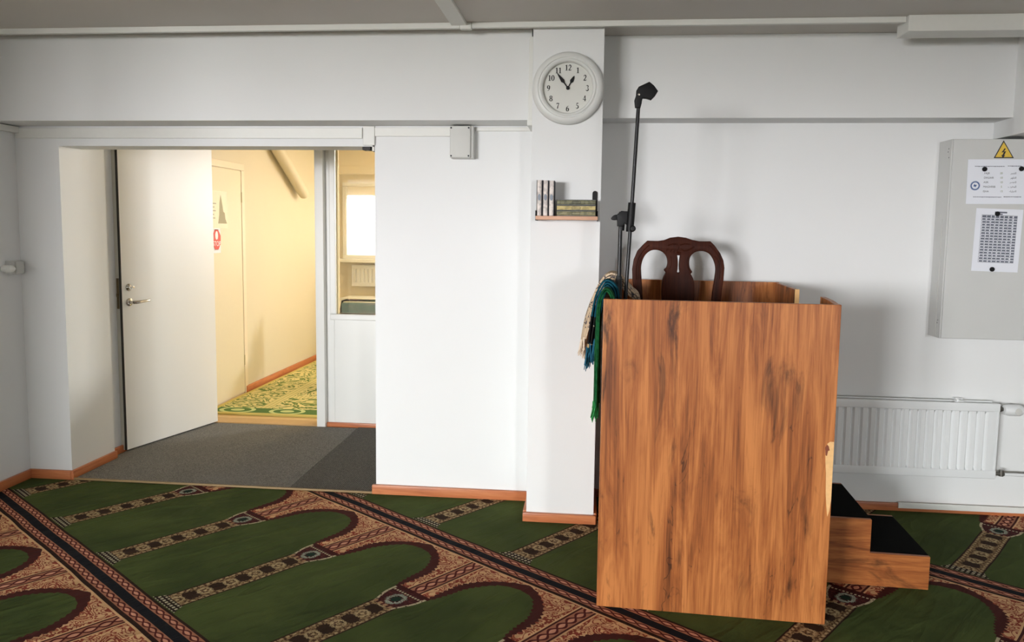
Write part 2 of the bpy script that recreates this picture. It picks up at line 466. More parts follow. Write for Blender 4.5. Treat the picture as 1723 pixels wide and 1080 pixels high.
def prism(bm, pts, vec, xf=None, bev=0.0):
    """polygon pts (3D, coplanar) swept by vec"""
    nb = bmesh.new()
    vs_ = [nb.verts.new(p) for p in pts]
    f = nb.faces.new(vs_)
    r = bmesh.ops.extrude_face_region(nb, geom=[f])
    for e in r['geom']:
        if isinstance(e, bmesh.types.BMVert): e.co += Vector(vec)
    bmesh.ops.recalc_face_normals(nb, faces=nb.faces)
    if bev > 0: bmesh.ops.bevel(nb, geom=list(nb.edges), offset=bev, segments=2, affect='EDGES')
    add(bm, nb, xf); return bm

def tube(bm, pts, r, seg=14, caps=True, xf=None):
    """round tube along pts; r a number or one radius per point"""
    nb = bmesh.new(); pts = [Vector(p) for p in pts]; n = len(pts)
    rs = r if isinstance(r, (list, tuple)) else [r] * n
    rings = []; ref = None
    for i, p in enumerate(pts):
        d = (pts[min(i + 1, n - 1)] - pts[max(i - 1, 0)]).normalized()
        if ref is None: ref = Vector((0, 0, 1)) if abs(d.z) < 0.9 else Vector((1, 0, 0))
        a = (ref - d * ref.dot(d)).normalized(); ref = a; b = d.cross(a)
        rings.append([nb.verts.new(p + (a * math.cos(2 * PI * k / seg) + b * math.sin(2 * PI * k / seg)) * rs[i]) for k in range(seg)])
    for i in range(n - 1):
        for k in range(seg):
            nb.faces.new((rings[i][k], rings[i][(k + 1) % seg], rings[i + 1][(k + 1) % seg], rings[i + 1][k]))
    if caps:
        nb.faces.new(rings[0][::-1]); nb.faces.new(rings[-1])
    add(bm, nb, xf); return bm

def lathe(bm, prof, c, axis='Y', seg=64, xf=None):
    """profile (r, h) turned about an axis through c"""
    nb = bmesh.new(); c = Vector(c); rings = []
    for r, h in prof:
        ring = []
        for k in range(seg):
            t = 2 * PI * k / seg; a, b = r * math.cos(t), r * math.sin(t)
            p = {'Y': (a, h, b), 'Z': (a, b, h), 'X': (h, a, b)}[axis]
            ring.append(nb.verts.new(c + Vector(p)))
        rings.append(ring)
    for i in range(len(prof) - 1):
        for k in range(seg):
            nb.faces.new((rings[i][k], rings[i][(k + 1) % seg], rings[i + 1][(k + 1) % seg], rings[i + 1][k]))
    if prof[0][0] > 1e-6: nb.faces.new(rings[0])
    if prof[-1][0] > 1e-6: nb.faces.new(rings[-1][::-1])
    bmesh.ops.remove_doubles(nb, verts=nb.verts, dist=1e-6)
    add(bm, nb, xf); return bm

def stroke(bm, pts, w, xf=None):
    """flat ribbon in the XZ plane through pts (x, z), widths w"""
    nb = bmesh.new(); n = len(pts); ws = w if isinstance(w, (list, tuple)) else [w] * n; L = []; Rr = []
    for i in range(n):
        a = Vector(pts[max(i - 1, 0)]); b = Vector(pts[min(i + 1, n - 1)]); d = (b - a)
        d = d.normalized() if d.length > 1e-9 else Vector((1, 0)); q = Vector((-d.y, d.x)) * ws[i] / 2; p = Vector(pts[i])
        q = q * 1.25; L.append(nb.verts.new((p.x + q.x, 0, p.y + q.y))); Rr.append(nb.verts.new((p.x - q.x, 0, p.y - q.y)))
    for i in range(n - 1): nb.faces.new((L[i], L[i + 1], Rr[i + 1], Rr[i]))
    add(bm, nb, xf); return bm

def text_bm(body, size, align='LEFT', extrude=0.0):
    """lettering as a mesh in the XZ plane"""
    c = bpy.data.curves.new('lettering', 'FONT'); c.body = body; c.size = size; c.align_x = align; c.align_y = 'CENTER'; c.extrude = extrude
    o = bpy.data.objects.new('lettering', c); COL.objects.link(o)
    dg = bpy.context.evaluated_depsgraph_get(); dg.update()
    me = bpy.data.meshes.new_from_object(o.evaluated_get(dg))
    bpy.data.objects.remove(o); bpy.data.curves.remove(c)
    nb = bmesh.new(); nb.from_mesh(me); bpy.data.meshes.remove(me)
    nb.transform(Matrix.Rotation(PI / 2, 4, 'X'))
    return nb

def plate(loops, depth, bev=0.0, res=12):
    """filled 2D outline with holes, thickened: loops of (x, z); returns bm in XZ, depth along Y, centred on y=0"""
    c = bpy.data.curves.new('outline', 'CURVE'); c.dimensions = '2D'; c.fill_mode = 'BOTH'
    c.extrude = depth / 2 - bev; c.bevel_depth = bev; c.bevel_resolution = 2
    for lp in loops:
        sp = c.splines.new('POLY'); sp.points.add(len(lp) - 1); sp.use_cyclic_u = True
        for p, q in zip(sp.points, lp): p.co = (q[0], q[1], 0, 1)
    o = bpy.data.objects.new('outline', c); COL.objects.link(o)
    dg = bpy.context.evaluated_depsgraph_get(); dg.update()
    me = bpy.data.meshes.new_from_object(o.evaluated_get(dg))
    bpy.data.objects.remove(o); bpy.data.curves.remove(c)
    nb = bmesh.new(); nb.from_mesh(me); bpy.data.meshes.remove(me)
    bmesh.ops.remove_doubles(nb, verts=nb.verts, dist=1e-5)
    nb.transform(Matrix.Rotation(PI / 2, 4, 'X'))
    return nb

def smooth_loop(pts, sub=4, closed=True):
    """Catmull-Rom through pts"""
    n = len(pts); out = []
    for i in range(n if closed else n - 1):
        p = [Vector(pts[(i + k) % n] if closed else pts[max(0, min(n - 1, i + k))]) for k in (-1, 0, 1, 2)]
        for j in range(sub):
            t = j / sub
            out.append(tuple(0.5 * ((2 * p[1]) + (p[2] - p[0]) * t + (2 * p[0] - 5 * p[1] + 4 * p[2] - p[3]) * t * t + (3 * p[1] - p[0] - 3 * p[2] + p[3]) * t ** 3)))
    if not closed: out.append(tuple(pts[-1]))
    return out

def T(x, y, z): return Matrix.Translation((x, y, z))
def at(x, y, Y):
    d = FV + RV * ((x - PPX) / FPX) - UV * ((y - PPY) / FPX)
    return CAM + d * (Y / d.y)

def sbox(name, x0, x1, y0, y1, z0, z1, mat, bev=0.0, parent=None):
    return put(name, box(B(), x0, x1, y0, y1, z0, z1, bev), mat, parent, kind=None if parent else 'structure')

# ================================================================== THE SETTING
YF, YA, YG = 4.25, 4.37, 5.66         # white front wall, right back wall, glazed partition
XP0, XP1, YP = -0.303, 0.046, 3.945   # pillar
XV0, XV1 = -3.035, -1.188             # doorway alcove
ZS, ZB = 1.95, 2.06                   # doorway soffit, beam underside

bm = B(); box(bm, XLL, XR, YR, YF + .2, -0.12, -0.012); put('floor', bm, 'cwood', kind='structure')
bm = B(); box(bm, -3.4, 4.15, YF + .2, 9.6, -0.12, -0.002); put('floor', bm, 'cwood', kind='structure')
sbox('ceiling', XLL - .2, XR + .2, YR - .2, YF + .4, ZC, ZC + .15, 'ceil')
sbox('ceiling', -3.4, 4.15, YF + .4, 9.6, 2.6, 2.72, 'corr')
# the left wall is a pier; behind the camera the room widens to the left
sbox('wall_left', XL - .25, XL, YPI, YF + .4, -0.1, ZC, 'wall')
sbox('wall_left_return', XLL, XL - .25, YPI, YPI + .2, -0.1, ZC, 'wall')
sbox('wall_left_rear', XLL - .2, XLL, YR - .2, YPI + .2, -0.1, ZC, 'wall')
sbox('wall_right', XR, XR + .2, YR, YF + .4, -0.1, ZC, 'wall')
bm = B(); xs = XLL
for a, b, c, d in REAR_WIN:
    box(bm, xs, a, YR - .25, YR, -0.1, ZC); box(bm, a, b, YR - .25, YR, -0.1, c); box(bm, a, b, YR - .25, YR, d, ZC); xs = b
box(bm, xs, XR + .2, YR - .25, YR, -0.1, ZC)
put('wall_rear', bm, 'wall', kind='structure')
for k, (a, b, c, d) in enumerate(REAR_WIN):
    w_ = thing('window_%d' % (k + 4), ((a + b) / 2, YR - .12, c), kind='structure'); bm = B()  # the last one frames the opening added for fill light
    for x0, x1, z0, z1 in ((a, a + .05, c, d), (b - .05, b, c, d), (a, b, c, c + .05), (a, b, d - .05, d)):
        box(bm, x0, x1, YR - .15, YR - .10, z0, z1)
    put('window_frame', bm, 'white_gloss', w_)
# front wall: left stub, lintel over the doorway, white piece, pillar, right piece
sbox('wall_front_left', XL, XV0, YF, 4.67, -0.1, ZB + .02, 'wall')
sbox('wall_front_lintel', XV0, XV1 - .012, YF, YF + .2, ZS, ZB + .02, 'wall')
sbox('wall_front_middle', XV1, XP0 + .02, YF, YF + .25, -0.1, ZB + .02, 'wall')
sbox('wall_pillar', XP0, XP1, YP, YF + .4, -0.1, ZC, 'wall', 0.003)
sbox('wall_front_right', XP1, XR, YA, YA + .25, -0.1, ZC, 'wall')
# beams
sbox('wall_beam_left', XL, XP0 - .012, 4.03, YF + .38, ZB, ZC, 'wall', 0.003)
sbox('wall_beam_right', XP1, 2.09, 4.185, YF + .38, 2.091, ZC, 'wall', 0.003)
sbox('wall_beam_side', 2.075, 2.5, YR, YA, 2.005, ZC, 'wall', 0.003)
# alcove walls and the glazed partition
sbox('wall_alcove_left', XL, -3.075, 4.67, YG + .02, -0.1, 2.6, 'wall')
sbox('wall_alcove_right', XV1, XV1 + .2, YF + .25, YG + .1, -0.1, 2.6, 'wall')
sbox('wall_alcove_top', XL, 4.15, YF + .39, YF + .5, ZC - .1, 2.7, 'wall')
PX0, PX1 = -2.03, -1.965    # post between the doorway and the glass
GX0, GZ0, GZ1 = -1.885, 0.862, 2.34
bm = B(); box(bm, XL, -2.905, YG + .02, YG + .13, 0, 2.6); put('wall_partition_left', bm, 'white_gloss', kind='structure')
bm = B(); box(bm, -2.905, XV1, YG + .02, YG + .13, 2.34, 2.6); put('wall_partition_top', bm, 'white_gloss', kind='structure')
w1 = thing('window_1', (-1.6, YG, 0), kind='structure')
bm = B()
box(bm, PX0, PX1, YG - .03, YG + .13, 0, 2.34, .004)
put('door_post', bm, 'white_gloss', w1)
bm = B()
box(bm, PX1, GX0 - .02, YG + .02, YG + .09, 0, 2.34, .003); box(bm, GX0 - .02, XV1, YG + .02, YG + .09, 0, GZ0, .003)
put('panel', bm, 'white_gloss', w1)
bm = B()
for a in ((GX0 - .05, GX0, GZ0 + .0005, GZ1), (GX0 - .05, XV1, GZ0 - .045, GZ0)):
    box(bm, a[0], a[1], YG + .005, YG + .105, a[2], a[3], .008)
put('window_frame', bm, 'white_gloss', w1)
bm = B(); box(bm, GX0 - .005, XV1, YG + .052, YG + .058, GZ0 - .005, GZ1); put('pane', bm, 'glass', w1)
bm = B(); box(bm, GX0, GX0 + .014, YG + .035, YG + .05, GZ0, GZ1); put('glazing_bead', bm, plain('pale_pine_bead', (226, 204, 150), 0.5), w1)
sbox('wall_corridor_near', XV1 + .2, 4.15, YG + .01, YG + .13, -0.1, 2.6, 'corr')
# corridor and the room behind the glass
sbox('wall_corridor_left', XL, -3.11, YG + .02, 9.5, -0.1, 2.6, 'corr')
sbox('wall_corridor_right', 4.0, 4.15, YF + .4, 9.5, -0.1, 2.6, 'corr')
FY = 9.4
a, b, c, d = FAR_WIN
bm = B(); box(bm, XL, a, FY, FY + .2, -0.1, 2.6); box(bm, b, 4.15, FY, FY + .2, -0.1, 2.6); box(bm, a, b, FY, FY + .2, -0.1, c); box(bm, a, b, FY, FY + .2, d, 2.6); put('wall_corridor_end', bm, 'farw_lit', kind='structure')
bm = B(); box(bm, -3.11, 1.0, FY - .16, FY, 2.16, 2.6); put('wall_corridor_beam', bm, 'farw_lit', kind='structure')
w_ = thing('window_3', ((a + b) / 2, FY + .05, c), kind='structure'); bm = B()
for x0, x1, z0, z1 in ((a, a + .05, c, d), (b - .05, b, c, d), (a, b, c, c + .05), (a, b, d - .05, d), ((a + b) / 2 - .02, (a + b) / 2 + .02, c, d)):
    box(bm, x0, x1, FY + .02, FY + .07, z0, z1)
put('window_frame', bm, 'white_gloss', w_)
w2 = thing('window_2', (-1.6, FY - .02, 1.1), kind='structure')
WX0, WX1, WZ0, WZ1 = -3.02, -0.4, 1.135, 2.06
bm = B()
for a in ((WX0, WX0 + .05, WZ0 + .046, WZ1 - .046), (WX1 - .05, WX1, WZ0 + .046, WZ1 - .046), (WX0, WX1, WZ0, WZ0 + .045), (WX0, WX1, WZ1 - .045, WZ1), (-1.75, -1.70, WZ0 + .046, WZ1 - .046)):
    box(bm, a[0], a[1], FY - .05, FY - .005, a[2], a[3], .004)
put('window_frame', bm, 'white_gloss', w2)
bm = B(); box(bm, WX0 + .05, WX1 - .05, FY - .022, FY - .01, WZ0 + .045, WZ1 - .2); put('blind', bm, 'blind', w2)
bm = B(); box(bm, WX0 + .05, WX1 - .05, FY - .034, FY - .026, 1.575, 1.587); box(bm, WX0 + .05, WX1 - .05, FY - .04, FY - .02, WZ1 - .21, WZ1 - .195); put('blind_rail', bm, 'trimw', w2)
bm = B(); box(bm, WX0 - .06, WX1, FY - .18, FY, WZ0 - .04, WZ0, .004); put('window_sill', bm, 'white_gloss', w2)

# skirting boards
def skirt(name, x0, x1, y0, y1, z1=0.052, mat='base'):
    bm = B(); box(bm, x0, x1, y0, y1, -0.01, z1, .006, 2); return put(name, bm, mat, kind='structure', smooth=True)
skirt('baseboard_left', XL, XL + .02, YPI, YF - .018, mat='basey')
skirt('baseboard_front_left', XL, XV0, YF - .02, YF)
skirt('baseboard_reveal', XV0 - .002, XV0 + .02, YF - .02, 4.67, mat='basey')
skirt('baseboard_alcove_left', -3.075, -3.055, 4.67, YG, mat='basey')
skirt('baseboard_front_middle', XV1 - .02, XP0 + .0, YF - .022, YF + .002)
skirt('baseboard_pillar_side', XP0 - .018, XP0, YP, YF - .02, mat='basey')
skirt('baseboard_pillar', XP0 - .018, XP1 + .012, YP - .022, YP + .002, 0.045)
skirt('baseboard_pillar_right', XP1, XP1 + .016, YP, YA - .02, mat='basey')
skirt('baseboard_front_right', XP1 + .016, XR, YA - .02, YA, 0.042)
bm = B(); box(bm, 1.705, XR, YA - .03, YA - .018, 0.018, 0.05, .003); put('trim_1', bm, 'trimw', kind='structure')
skirt('baseboard_partition', PX1, XV1, YG + .0, YG + .02, 0.035)
skirt('baseboard_corridor', -3.11, -3.09, 6.76, FY, 0.06, 'basey')

# cable ducts and casings (white)
def duct(name, parts, bev=.003, mat='trimw'):
    bm = B()
    for p in parts: box(bm, *p, bev)
    return put(name, bm, mat, kind='structure')
duct('trim_2', [(XL, -0.66, 3.885, 3.912, 2.482, ZC), (-0.60, 1.43, 3.885, 3.912, 2.483, ZC)])
duct('trim_3', [(-0.70, -0.625, 2.0, 3.884, 2.494, ZC)])
duct('trim_4', [(-0.659, -0.601, 3.880, 3.918, 2.477, ZC)], .006)
duct('trim_5', [(1.431, XR, 3.86, 4.0, 2.436, ZC)], .004)
duct('trim_6', [(-3.29, -1.255, YF - .012, YF, 1.992, 2.05)])
duct('trim_7', [(-1.25, -1.185, YF - .016, YF, 1.955, 2.058)])
duct('trim_8', [(-1.185, -0.755, YF - .012, YF, 2.004, 2.052)])
duct('trim_9', [(-0.632, -0.325, YF - .012, YF, 2.032, 2.052)])
duct('trim_10', [(-0.328, -0.306, 4.015, 4.032, 2.035, 2.47), (-0.332, -0.306, 4.0, YF, 2.03, 2.058)])
bm = B(); box(bm, XL, XL + .035, 3.2, YF - .01, 2.02, 2.055, .003); put('trim_11', bm, 'trimw', kind='structure')
bm = B(); box(bm, XV0 + .02, XV1 - .005, YF - .021, YF - .006, 0.0, 0.011, .003); put('trim_12', bm, plain('gold_carpet_edging', (138, 112, 72), 0.55), kind='structure')
bm = B(); box(bm, -2.905, PX0, YG - .02, YG + .13, 0.0, 0.012, .003); put('trim_13', bm, plain('oak_threshold', (196, 156, 100), 0.5, var=.1), kind='structure')

# ------------------------------------------------------------------ carpets
bm = B()
NXC, NYC = 90, 70
x0, x1, y0, y1 = XL + .02, XR - .02, -2.0, YA - .03
gx = [x0 + (x1 - x0) * i / NXC for i in range(NXC + 1)]
bm2 = bmesh.new()
poly = [(XLL + .02, YR + .02), (XR - .02, YR + .02), (XR - .02, YA - .021), (XP1 + .02, YA - .021), (XP1 + .02, YP - .023), (XP0 - .02, YP - .023), (XP0 - .02, YF - .023), (XL + .02, YF - .023), (XL + .02, YPI - .02), (XLL + .02, YPI - .02)]
prism(bm, [(p[0], p[1], -0.012) for p in poly], (0, 0, 0.012))
put('prayer_carpet', bm, 'prayer', label='wall-to-wall green prayer carpet with rows of arched niches and tan borders', cat='carpet')
bm = B(); prism(bm, [(XV0 + .025, YF - .015, -0.002), (-1.70, YF - .015, -0.002), (-1.715, YG - .035, -0.002), (-3.05, YG - .035, -0.002), (-3.05, 4.68, -0.002), (XV0 + .025, 4.66, -0.002)], (0, 0, 0.010))
put('entrance_mat', bm, 'mat', label='wide grey ribbed mat on the floor below the open door', cat='mat')
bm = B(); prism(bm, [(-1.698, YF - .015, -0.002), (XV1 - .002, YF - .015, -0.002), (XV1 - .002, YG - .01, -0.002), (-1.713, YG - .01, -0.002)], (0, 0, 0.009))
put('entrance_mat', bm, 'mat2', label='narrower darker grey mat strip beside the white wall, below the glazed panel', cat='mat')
bm = B(); box(bm, -3.07, -1.25, 5.92, 9.1, -0.002, 0.012, .004); put('corridor_rug', bm, 'rug', label='green and cream patterned rug on the corridor floor beyond the door', cat='rug')

# ------------------------------------------------------------------ open door
hx, hy = -2.815, 5.635; lx_, ly_ = -3.034, 4.795
dv = Vector((lx_ - hx, ly_ - hy, 0)); DL = dv.length; dv.normalize()
nv = Vector((-dv.y, dv.x, 0))      # towards +x side
if nv.x < 0: nv = -nv
DX = Matrix(((dv.x, nv.x, 0, hx), (dv.y, nv.y, 0, hy), (0, 0, 1, 0), (0, 0, 0, 1)))   # local: x along leaf from hinge, y out of the visible face
d1 = thing('door_1', (hx, hy, 0), kind='structure')
bm = B(); box(bm, 0, DL, -0.042, 0, 0.018, 2.13, .002, xf=DX); put('door_leaf', bm, 'door', d1)
bm = B(); box(bm, DL, DL + .002, -0.041, -0.006, 0.02, 2.129, xf=DX); put('leaf_edge', bm, 'edge', d1)
bm = B(); box(bm, DL - .004, DL + .004, -0.009, 0.004, 0.02, 2.129, xf=DX); put('seal_strip', bm, 'seal', d1)
bm = B(); box(bm, DL + .0015, DL + .004, -0.033, -0.013, 0.96, 1.16, .001, xf=DX); box(bm, DL + .003, DL + .013, -0.029, -0.017, 1.04, 1.062, .003, xf=DX); put('lock_plate', bm, 'brass', d1)
bm = B(); lathe(bm, [(0.026, 0), (0.026, .006), (0.02, .010), (0.011, .012), (0.011, .045)], (0, 0, 0), 'Y', 24, xf=DX @ T(DL - .062, 0, 1.0))
tube(bm, [(DL - .062, .042, 1.0), (DL - .075, .052, 1.0), (DL - .10, .055, 1.001), (DL - .15, .054, 1.004), (DL - .185, .05, 1.006), (DL - .192, .042, 1.006)], [.011, .011, .010, .009, .009, .008], 12, xf=DX)
put('handle', bm, 'chrome', d1, True)
bm = B(); lathe(bm, [(0.024, 0), (0.024, .006), (0.017, .012), (0.013, .02), (0.0, .022)], (0, 0, 0), 'Y', 24, xf=DX @ T(DL - .062, 0, 1.098)); box(bm, DL - .088, DL - .062, .018, .026, 1.09, 1.106, .003, xf=DX); put('lock_knob', bm, 'chrome', d1, True)
for z in (.3, 1.75):
    bm = B(); tube(bm, [(hx - .05, hy + .012, z), (hx - .05, hy + .012, z + .1)], .009, 10); put('hinge', bm, 'steel', d1)

# ------------------------------------------------------------------ corridor
d2 = thing('door_2', (-3.1, 6.3, 0), kind='structure')
bm = B(); box(bm, -3.112, -3.1, 5.84, 6.735, 0.012, 1.995, .002); put('door_leaf', bm, plain('cream_corridor_door', (220, 208, 180), .4, var=.02), d2)
bm = B()
for a in ((6.74, 6.80, 0, 2.0), (5.80, 6.80, 2.001, 2.06), (5.80, 5.835, 0, 2.0)): box(bm, -3.112, -3.096, a[0], a[1], a[2], a[3], .003)
put('door_frame', bm, plain('cream_door_frame', (228, 212, 186), .4, var=.02), d2)
for z in (.26, 1.72):
    bm = B(); tube(bm, [(-3.097, 6.738, z), (-3.097, 6.738, z + .09)], .006, 10); put('hinge', bm, plain('cream_hinge', (196, 184, 150), .5), d2)
def wallx(bm, nb, x, y0, z0):   # flat XZ artwork onto a wall that faces +x
    add(bm, nb, T(x, y0, z0) @ Matrix.Rotation(PI / 2, 4, 'Z'))
# notice of text with the grey picture of a tower
bm = B(); box(bm, -3.0998, -3.0985, 6.05, 6.46, 1.49, 1.80); put('notice', bm, plain('cream_notice_paper', (238, 230, 208), .8), d2)
bm = B()
for k, (a, b) in enumerate(((.02, .19), (.0, .16), (.0, .18), (.0, .15), (.0, .17), (.0, .10))):
    box(bm, -3.0985, -3.0978, 6.07 + a, 6.07 + b, 1.69 - k * .03, 1.698 - k * .03)
box(bm, -3.0985, -3.0978, 6.15, 6.18, 1.74, 1.77)
put('notice_text', bm, plain('faint_print', (170, 166, 150), .8), d2)
bm = B(); prism(bm, [(-3.0985, 6.29, 1.53), (-3.0985, 6.45, 1.53), (-3.0985, 6.42, 1.57), (-3.0985, 6.41, 1.62), (-3.0985, 6.385, 1.63), (-3.0985, 6.36, 1.72), (-3.0985, 6.34, 1.77), (-3.0985, 6.32, 1.70), (-3.0985, 6.31, 1.60)], (.0006, 0, 0)); put('notice_picture', bm, plain('grey_print', (168, 162, 136), .8), d2)
# stop sticker
def octagon(r, rz, n=8): return [(r * math.cos(PI / n + 2 * PI * k / n), rz * math.sin(PI / n + 2 * PI * k / n)) for k in range(n)]
bm = B(); wallx(bm, plate([octagon(.082, .092)], .0008), -3.0994, 6.255, 1.395); box(bm, -3.0998, -3.099, 6.185, 6.325, 1.285, 1.505); put('sticker_back', bm, 'paper', d2)
bm = B(); wallx(bm, plate([octagon(.078, .088)], .0008), -3.0984, 6.255, 1.395); put('stop_sticker', bm, 'red', d2)
bm = B(); nb = text_bm('STOP', .058, 'CENTER'); wallx(bm, nb, -3.0976, 6.255, 1.36)
wallx(bm, plate([smooth_loop([(-.018, .02), (-.024, .05), (-.012, .075), (.004, .082), (.018, .07), (.024, .045), (.018, .02), (0, .01)], 3)], .0004), -3.0976, 6.255, 1.385)
put('sticker_lettering', bm, 'paper', d2)
# slanting pipe high on the corridor wall
bm = B(); tube(bm, [(-3.03, 7.0, 2.6), (-3.03, 7.2, 2.39), (-3.03, 7.42, 2.245), (-3.03, 8.02, 1.895), (-3.03, 8.09, 1.855), (-3.03, 8.12, 1.84)], [.055, .058, .058, .056, .05, .03], 18)
put('wall_pipe', bm, 'corr', smooth=True, label='thick cream pipe slanting down high on the corridor wall', cat='pipe')
# far radiator, white bench and grey-teal chair behind the glass
def radiator(bm, x0, x1, yb, yf, z0, z1, pitch, r=.006):
    n = max(2, int((x1 - x0 - .05) / pitch)); xs = []
    a0 = (x0 + x1) / 2 - n * pitch / 2
    prof = [(x0 + .008, yf + .004), (a0, yf)]
    for k in range(n):
        a = a0 + k * pitch
        prof += [(a + .02 * pitch, yf + .013), (a + .10 * pitch, yf + .013), (a + .34 * pitch, yf - .001), (a + .84 * pitch, yf - .001)]
    prof += [(a0 + n * pitch, yf), (x1 - .008, yf + .004)]
    zs = [z0 + .044, z0 + .060, z1 - .060, z1 - .044]
    nb = bmesh.new(); rows = []
    for j, z in enumerate(zs):
        rows.append([nb.verts.new((p[0], (p[1] if j in (1, 2) else min(p[1], yf + .002)), z)) for p in prof])
    for j in range(3):
        for k in range(len(prof) - 1): nb.faces.new((rows[j][k], rows[j][k + 1], rows[j + 1][k + 1], rows[j + 1][k]))
    add(bm, nb)
    box(bm, x0, x1, yf - .002, yf + .018, z0, z0 + .045, r, 3); box(bm, x0, x1, yf - .002, yf + .018, z1 - .045, z1, r, 3)
    box(bm, x0 + .004, x0 + .012, yf, yf + .018, z0 + .03, z1 - .03); box(bm, x1 - .012, x1 - .004, yf, yf + .018, z0 + .03, z1 - .03)
    box(bm, x0 + .006, x1 - .006, yf + .012, yf + .018, z0 + .02, z1 - .02)
    return bm
fr = thing('radiator', (-1.9, FY - .08, .75), 'small white radiator under the bright far window, seen through the glass', 'radiator')
bm = B(); radiator(bm, -2.90, -1.0, FY, FY - .09, .80, 1.06, .05); put('panel', bm, 'rad', fr)
for x in (-2.8, -1.2):
    bm = B(); box(bm, x, x + .04, FY - .075, FY, .85, 1.0); put('bracket', bm, 'rad', fr)
bn = thing('bench', (-1.9, 8.95, .012), 'low white bench below the far radiator, behind the glass', 'bench')
bm = B(); box(bm, -2.88, -1.2, 8.8, 9.15, .64, .70, .006); put('bench_top', bm, 'white_gloss', bn)
for x in (-2.84, -1.26):
    bm = B(); box(bm, x, x + .05, 8.83, 9.12, .0125, .64, .004); put('leg', bm, 'white_gloss', bn)
fc = thing('chair', (-2.05, 7.35, .012), 'grey-teal upholstered chair low behind the glass pane', 'chair')
bm = B(); box(bm, -2.42, -2.02, 7.42, 7.47, .45, .78, .022, 3); put('backrest', bm, 'teal', fc, True)
bm = B(); tube(bm, [(-2.435, 7.47, .3), (-2.437, 7.47, .70), (-2.42, 7.47, .79), (-2.38, 7.47, .80), (-2.06, 7.47, .80), (-2.02, 7.47, .79), (-2.005, 7.47, .7), (-2.005, 7.47, .3)], .011, 10); put('back_frame', bm, 'black', fc, True)
bm = B(); box(bm, -2.44, -2.0, 7.04, 7.46, .40, .46, .02, 3); put('seat', bm, 'teal', fc, True)
for x, y in ((-2.42, 7.06), (-2.02, 7.06), (-2.42, 7.44), (-2.02, 7.44)):
    bm = B(); tube(bm, [(x, y, 0.0125), (x, y, .42)], .011, 10); put('leg', bm, 'black', fc, True)

# ------------------------------------------------------------------ pulpit
PA = math.atan2(2.994 - 3.038, .932 - .055)
PO = T(.055, 3.038, 0) @ Matrix.Rotation(PA, 4, 'Z')     # local: x along the front, y into the depth
def PL(x, y, z): return PO @ Vector((x, y, z))
PW, PD, PH, PT = .878, 1.235, 1.242, .019
pul = thing('pulpit', PL(PW / 2, PD / 2, 0), 'tall orange wood-laminate pulpit box with two side steps', 'pulpit')
bm = B(); box(bm, 0, PW, 0, PT, 0.002, PH, .0025, 2, PO); fp = put('front_panel', bm, 'lam', pul)
patch = [(.862, .723), (.8765, .723), (.8765, .50), (.872, .455), (.866, .432), (.861, .47), (.856, .52), (.853, .60), (.8495, .64), (.846, .69), (.853, .715)]
bm = B(); prism(bm, [(p[0], -.0012, p[1]) for p in patch], (0, .002, 0), PO); put('torn_patch', bm, 'chip', fp, label='bare torn patch of pale chipboard')
bm = B(); prism(bm, [(p[0], -.002, p[1]) for p in ((.845, .70), (.852, .712), (.858, .705), (.862, .69), (.856, .688), (.853, .668), (.848, .67))], (0, .001, 0), PO); put('laminate_flap', bm, plain('dark_laminate_scrap', (126, 62, 34), .5), fp)
bm = B(); box(bm, 0, PT, PT, PD, 0.002, PH, .002, 2, PO); put('side_panel', bm, 'lam', pul)
bm = B(); box(bm, 0, PW, PD, PD + PT, 0.002, PH + .006, .002, 2, PO); put('back_panel', bm, 'lam', pul)
bm = B(); box(bm, PW - PT, PW, .735, PD, 0.002, PH + .004, .002, 2, PO); put('side_panel', bm, 'lam', pul)
bm = B(); box(bm, PW - .021, PW - .001, .7325, .7365, 0.01, PH + .005, xf=PO); put('edge_strip', bm, 'chip', pul)
bm = B(); prism(bm, [(PW - PT, PT, .3), (PW - PT, .25, .3), (PW - PT, .25, PH + .010), (PW - PT, .12, PH + .006), (PW - PT, .05, PH), (PW - PT, PT, PH)], (PT, 0, 0), PO); put('side_panel', bm, 'lam', pul)
bm = B(); box(bm, PT, PW - PT, PT, PD, .415, .442, 0, xf=PO); put('platform', bm, 'carpet_black', pul)
su = B()
sy0, sy1, s1, s2 = .387, .885, 1.388, 1.146
outl = [(PW + .002, 0.003), (s1, 0.003), (s1, .148), (s2, .148), (s2, .294), (PW + .002, .294)]
prism(su, [(p[0], sy0, p[1]) for p in outl], (0, .018, 0), PO, .0012); step = put('step_side', su, 'lamx', pul)
bm = B(); prism(bm, [(p[0], sy1 - .018, p[1]) for p in outl], (0, .018, 0), PO, .0012); put('step_side', bm, 'lamx', pul)
bm = B(); box(bm, s2 - .01, s1, sy0 + .018, sy1 - .018, .13, .149, .003, 2, PO); put('tread', bm, 'carpet_black', pul)
bm = B(); box(bm, PW + .002, s2, sy0 + .018, sy1 - .018, .276, .295, .003, 2, PO); put('tread', bm, 'carpet_black', pul)
bm = B(); box(bm, s1 - .012, s1 - .001, sy0 + .018, sy1 - .018, .004, .13, 0, 2, PO); put('riser', bm, 'carpet_black', pul)
bm = B(); box(bm, s2 - .012, s2 - .001, sy0 + .018, sy1 - .018, .149, .276, 0, 2, PO); put('riser', bm, 'carpet_black', pul)

